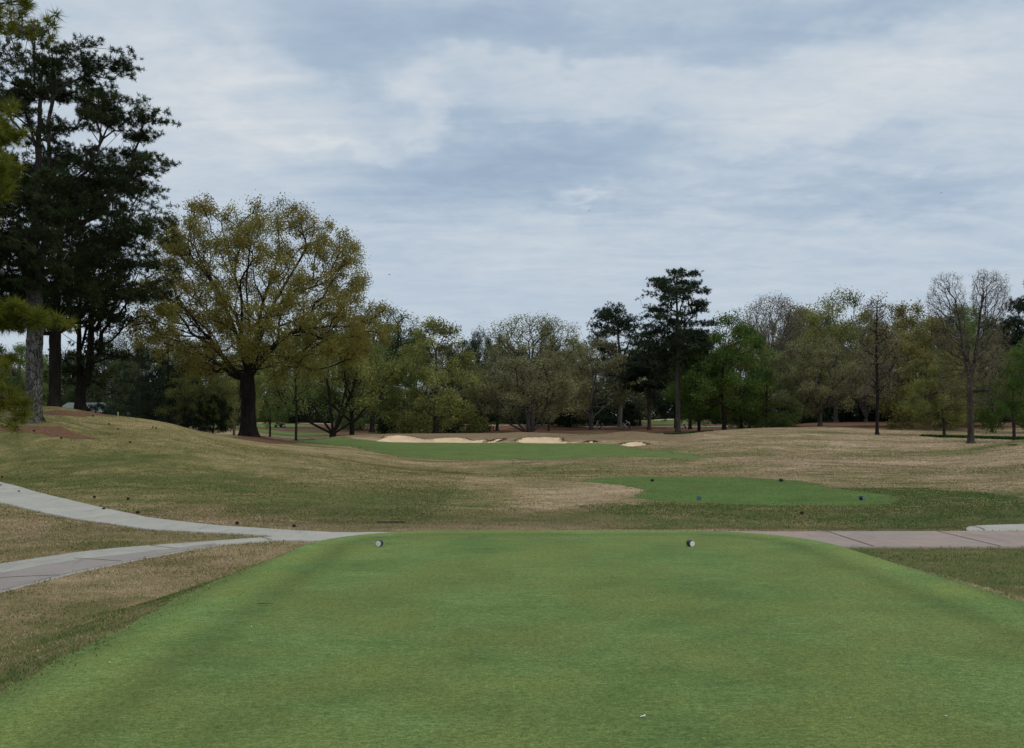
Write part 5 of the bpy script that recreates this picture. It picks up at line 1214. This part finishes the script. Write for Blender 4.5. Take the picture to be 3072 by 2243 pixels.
M_cover = leaf_mat('ground_cover_leaves', [(.014, .045, .014), (.025, .075, .02), (.045, .11, .035)], .2)
def cover(label, px0, px1, Y, dep, N, h):
    x0 = (px0 - CX) / F * Y; x1 = (px1 - CX) / F * Y
    blades('ground_cover', label, N, (x0, x1), (Y - dep, Y + dep), lambda x, y_: vnoise(x * .9, y_ * .9) > .3, (h * .5, h), .09, lambda x, y_, r: r.uniform(0, 1, len(x)), M_cover, 'ground cover')
cover('strip of dark green ground cover below the stubby trunk on the right', 928, 1040, 92, 2.0, 5000, .30)
cover('row of low green clumps at the foot of the tallest pine', 664, 716, 118, .8, 1300, .30)

offb = lambda x, y_: np.min([poly_sdf(P, x, y_) for P in BW], axis=0) > .4
offg = lambda x, y_: (poly_sdf(fw, x, y_) > .2) & (poly_sdf(pg, x, y_) > .5) & (np.abs(x / y_) < .64)
blades('rough_grass', 'patchy dormant rough covering the left hillside', 150000, (-40, -2), (19, 56), lambda x, y_: offpath(x, y_, .05) & offg(x, y_) & (x < -2) & (r_gen.uniform(0, 1, len(x)) < 30 / y_) & (H(x, y_) < 2.95), (.012, .032), .035, lambda x, y_, r: np.clip(mid_tint(x, y_, r) * .85 + .5 * (vnoise(x / 5 + 9, y_ / 4) - .5), 0, 1), M_bladeh)
blades('rough_grass', 'patchy dormant rough between the forward tee and the green', 120000, (-22, 28), (23.5, 62), lambda x, y_: offg(x, y_) & (x > -2 - (y_ - 20) * .3) & (r_gen.uniform(0, 1, len(x)) < 34 / y_), (.012, .032), .038, mid_tint, M_bladef)
blades('rough_grass', 'tan dormant rough over the mounds on the right', 90000, (0, 72), (40, 112), lambda x, y_: offg(x, y_) & offb(x, y_) & (x > (y_ - 60) * .12) & (r_gen.uniform(0, 1, len(x)) < 60 / y_), (.015, .04), .09, mid_tint, M_bladef)
# close cropped turf blades on the near part of the tee
blades('tee_turf', 'close mown turf blades on the near tee', 165000, (-3.5, 4.9), (3.9, 9.5), lambda x, y_: (tee_sdf(x, y_) + tn(x, y_) < .14) & (np.abs(x) < .62 * y_ + .2) & (r_gen.uniform(0, 1, len(x)) < 5.2 / y_), (.006, .014), .0035, lambda x, y_, r: np.clip(.25 + .5 * vnoise(x * 1.3, y_ * 2) * vnoise(x * 6, y_ * 9) + .45 * r.uniform(0, 1, len(x)) ** 1.6, 0, 1), M_turfb)

blades('collar_grass', 'paler ragged collar of grass round the edge of the near tee', 46000, (-4.6, 6.0), (4.0, 14.6), lambda x, y_: (np.abs(tee_sdf(x, y_) + tn(x, y_) - .12) < .05 + .13 * r_gen.uniform(0, 1, len(x)) ** 2) & (np.abs(x) < .62 * y_ + .2) & offpath(x, y_, .0), (.012, .03), .006, lambda x, y_, r: np.clip(.42 + .9 * (vnoise(x * 2.2, y_ * 3) - .5) + .5 * (r.uniform(0, 1, len(x)) - .5), 0, 1), M_blade)
def edge_sdf(x, y_): return np.minimum(np.minimum(poly_sdf(PL, x, y_), poly_sdf(PR, x, y_)), poly_sdf(PA, x, y_))
blades('path_edge_grass', 'grass creeping over the edges of the concrete paths', 60000, (-16, 12), (9, 29), lambda x, y_: (np.abs(edge_sdf(x, y_) - .02) < .05) & (tee_sdf(x, y_) > .3) & (np.abs(x) < .62 * y_ + .4), (.02, .07), .012, lambda x, y_, r: np.clip(.15 + .6 * r.uniform(0, 1, len(x)) ** 1.5, 0, 1), M_bladeh)

blades('fringe_grass', 'uneven fringe of mixed green and tan grass round the forward tee', 26000, (1.5, 19), (22, 41), lambda x, y_: np.abs(poly_sdf(fw, x, y_) + nz(x, y_, .9, .35) + nz(x, y_, 5, .25)) < .12 + .45 * r_gen.uniform(0, 1, len(x)) ** 2, (.012, .035), .03, lambda x, y_, r: np.clip(.05 + .75 * r.uniform(0, 1, len(x)) ** 1.4, 0, 1), M_bladef)
blades('fringe_grass', 'uneven fringe of mixed grass round the putting green', 60000, (-30, 18), (56, 90), lambda x, y_: (np.abs(poly_sdf(pg, x, y_) + nz(x, y_, .5, .5)) < .2 + .9 * r_gen.uniform(0, 1, len(x)) ** 2) & offb(x, y_), (.015, .04), .08, lambda x, y_, r: np.clip(.05 + .8 * r.uniform(0, 1, len(x)) ** 1.3, 0, 1), M_bladef)
M_lip = leaf_mat('bunker_lip_grass', [(.06, .045, .028), (.10, .075, .046), (.15, .115, .07)], .3)
for P in BW:
    yc = P[:, 1].mean()
    blades('bunker_lip_grass', 'dark grassy lip over the upper edge of a sand bunker', 5000, (P[:, 0].min() - .5, P[:, 0].max() + .5), (P[:, 1].min(), P[:, 1].max() + 1), lambda x, y_, P=P, yc=yc: (np.abs(poly_sdf(P, x, y_) + nz(x, y_, 1.1, .22)) < .22) & (y_ > yc - .3), (.02, .055), .07, lambda x, y_, r: r.uniform(0, 1, len(x)), M_lip)

M_turfd = leaf_mat('darker_turf_blades', [(.030, .075, .016), (.058, .118, .028), (.095, .165, .044), (.15, .20, .065), (.32, .30, .17)], .3)
blades('forward_tee_turf', 'close mown turf blades on the forward tee', 60000, (1.5, 18), (23, 40), lambda x, y_: poly_sdf(fw, x, y_) < .05, (.006, .018), .022, lambda x, y_, r: np.clip(.1 + .6 * vnoise(x * .8, y_ * .7) * vnoise(x * 3, y_ * 2) + .5 * r.uniform(0, 1, len(x)) ** 1.7, 0, 1), M_turfd)
blades('putting_green_turf', 'close mown turf on the putting green', 80000, (-26, 17), (58, 88), lambda x, y_: poly_sdf(pg, x, y_) < -.1, (.006, .016), .06, lambda x, y_, r: np.clip(.25 + .6 * vnoise(x * .35, y_ * .5) * vnoise(x * 1.4, y_ * 1.2) + .45 * r.uniform(0, 1, len(x)) ** 1.7, 0, 1), M_turfd)

blades('bank_grass', 'darker green grass on the bank in front of the forward tee and at its right end', 60000, (1.0, 15.5), (18.4, 31), lambda x, y_: (poly_sdf(fw, x, y_) > .0) & (poly_sdf(fw, x, y_) < 3.6) & ((y_ < 25) | (x > 9.5)) & (x > 1.5 + .8 * vnoise(y_, x)) & (vnoise(x * 1.2, y_ * 1.6) + .5 * vnoise(x * 4, y_ * 5) + .25 * r_gen.uniform(0, 1, len(x)) > .55 + .25 * sstep(2.2, 3.6, poly_sdf(fw, x, y_))), (.015, .042), .018, lambda x, y_, r: np.clip(.15 + .6 * r.uniform(0, 1, len(x)), 0, 1), M_turfd)

# ------------------------------------------------------------------ light, sky, camera
SUN_EL, SUN_AZ = R(52), R(115)                         # azimuth clockwise from the viewing direction
sun = bpy.data.lights.new('sun', 'SUN'); sun.energy = 1.3; sun.angle = R(12); sun.color = (1.0, .93, .82)
so = bpy.data.objects.new('sun', sun); link(so)
sd = Vector((math.sin(SUN_AZ) * math.cos(SUN_EL), math.cos(SUN_AZ) * math.cos(SUN_EL), math.sin(SUN_EL)))
so.rotation_euler = sd.to_track_quat('Z', 'Y').to_euler()

w = bpy.data.worlds.new('World'); scene.world = w; w.use_nodes = True; w.node_tree.nodes.clear(); T = NT(w.node_tree)
out = T.new('ShaderNodeOutputWorld')
sky = T.new('ShaderNodeTexSky', sky_type='NISHITA'); sky.sun_disc = False; sky.sun_elevation = SUN_EL; sky.sun_rotation = SUN_AZ
bg1 = T.new('ShaderNodeBackground'); T.l.new(sky.outputs[0], bg1.inputs[0]); bg1.inputs[1].default_value = 0.06
g = T.new('ShaderNodeTexCoord').outputs['Generated']
sp = T.new('ShaderNodeSeparateXYZ'); nrm = T.new('ShaderNodeVectorMath', operation='NORMALIZE'); T.l.new(g, nrm.inputs[0]); T.l.new(nrm.outputs[0], sp.inputs[0])
x, y, z = sp.outputs
zz = T.m('MAXIMUM', z, 0.0); den = T.m('ADD', zz, 0.16)
u = T.m('DIVIDE', x, den); v = T.m('DIVIDE', y, den)
cb = T.new('ShaderNodeCombineXYZ'); T.l.new(u, cb.inputs[0]); T.l.new(v, cb.inputs[1]); cb.inputs[2].default_value = 3.7
pv = cb.outputs[0]
n1 = T.noise(pv, 1.15, 4, 0.58, 0.5); n2 = T.noise(T.mapv(pv, (.7, 1.9, 1), rot=(0, 0, .22)), 3.4, 6, 0.62, 0.7); n3 = T.noise(T.mapv(pv, (1, 1.3, 1)), 9.0, 3, 0.65, 0.4)
# a few cloud masses placed by azimuth and elevation, edges broken by noise
az = T.m('ARCTAN2', x, y); el = T.m('ARCSINE', z)
wx = T.m('MULTIPLY_ADD', T.noise(pv, 2.2, 4, .6), .34, -.17); wy = T.m('MULTIPLY_ADD', T.noise(T.mapv(pv, (1, 1, 1), loc=(5, 2, 1)), 3.2, 4, .62), .15, -.075)
azw = T.m('ADD', az, wx); elw = T.m('ADD', el, wy)
def blob(px, py, sx, sy, a, tilt=0.0):
    a0 = math.atan2(px - CX, F); e0 = math.atan2((HY - py), math.hypot(F, px - CX))
    dx = T.m('SUBTRACT', azw, a0); dy = T.m('SUBTRACT', elw, e0)
    dy = T.m('MULTIPLY_ADD', dx, -tilt, dy)
    qx = T.m('POWER', T.m('ABSOLUTE', T.m('MULTIPLY', dx, F / sx)), 2.0); qy = T.m('POWER', T.m('ABSOLUTE', T.m('MULTIPLY', dy, F / sy)), 2.0)
    return T.m('MULTIPLY', T.m('EXPONENT', T.m('MULTIPLY', T.m('ADD', qx, qy), -0.5)), a)
blobs = [(480, 34, 200, 24, -.42), (350, 66, 60, 14, -.22), (530, 150, 95, 20, -.42), (420, 178, 80, 14, -.22), (960, 190, 110, 15, -.30), (780, 160, 110, 9, -.2), (880, 8, 120, 12, -.28), (610, 205, 180, 10, -.15),
         (560, 68, 70, 8, .26), (330, 146, 55, 8, .24, -.25), (440, 112, 44, 12, .26, .6), (700, 105, 170, 26, .16), (880, 110, 150, 34, .20), (200, 150, 90, 50, .14), (200, 50, 90, 40, .16), (240, 110, 90, 30, .10), (555, 194, 26, 6, .3), (700, 240, 260, 26, .06)]
acc = None
for bb_ in blobs:
    q_ = blob(*bb_); acc = q_ if acc is None else T.m('ADD', acc, q_)
f = T.m('ADD', T.m('MULTIPLY_ADD', n1, .42, -.21), T.m('ADD', T.m('MULTIPLY_ADD', n2, .70, -.35), T.m('MULTIPLY_ADD', n3, .34, -.17)))
f = T.m('ADD', T.m('ADD', f, 0.54), acc)
hz = T.m('SUBTRACT', 1.0, T.m('MULTIPLY', T.m('SUBTRACT', el, 0.02), 5.0, clamp=True))   # clouds even out towards the horizon
f = T.m('ADD', T.m('MULTIPLY', f, T.m('MULTIPLY_ADD', hz, -.75, 1.0)), T.m('MULTIPLY', hz, .40), clamp=True)
cc = T.ramp(f, [(0.0, (.355, .46, .60)), (0.3, (.44, .545, .67)), (0.52, (.54, .63, .73)), (0.72, (.63, .70, .77)), (1.0, (.78, .81, .83))])
up = T.m('MULTIPLY', T.m('SUBTRACT', el, 0.5), 1.6, clamp=True)
cc = T.mix(T.m('MULTIPLY', up, .8), cc, (.66, .655, .63))
stn = T.m('MULTIPLY_ADD', up, 0.75, 1.0)
bg2 = T.new('ShaderNodeBackground'); T.l.new(cc, bg2.inputs[0]); T.l.new(stn, bg2.inputs[1])
mx = T.new('ShaderNodeMixShader'); mx.inputs[0].default_value = .88
T.l.new(bg1.outputs[0], mx.inputs[1]); T.l.new(bg2.outputs[0], mx.inputs[2]); T.l.new(mx.outputs[0], out.inputs[0])

cam = bpy.data.cameras.new('camera'); co = bpy.data.objects.new('camera', cam); link(co)
cam.sensor_width = 36; cam.lens = 36 * F / 1024; cam.clip_end = 3000; cam.clip_start = .1
cam.shift_y = (HY - 373.5) / 1024
co.location = (0, 0, ZC); co.rotation_euler = (R(90), 0, 0); scene.camera = co
scene.view_settings.view_transform = 'Standard'; scene.view_settings.look = 'None'; scene.view_settings.exposure = 0; scene.view_settings.gamma = 1
scene.cycles.max_bounces = 5; scene.cycles.diffuse_bounces = 3; scene.cycles.transmission_bounces = 3; scene.cycles.transparent_max_bounces = 4
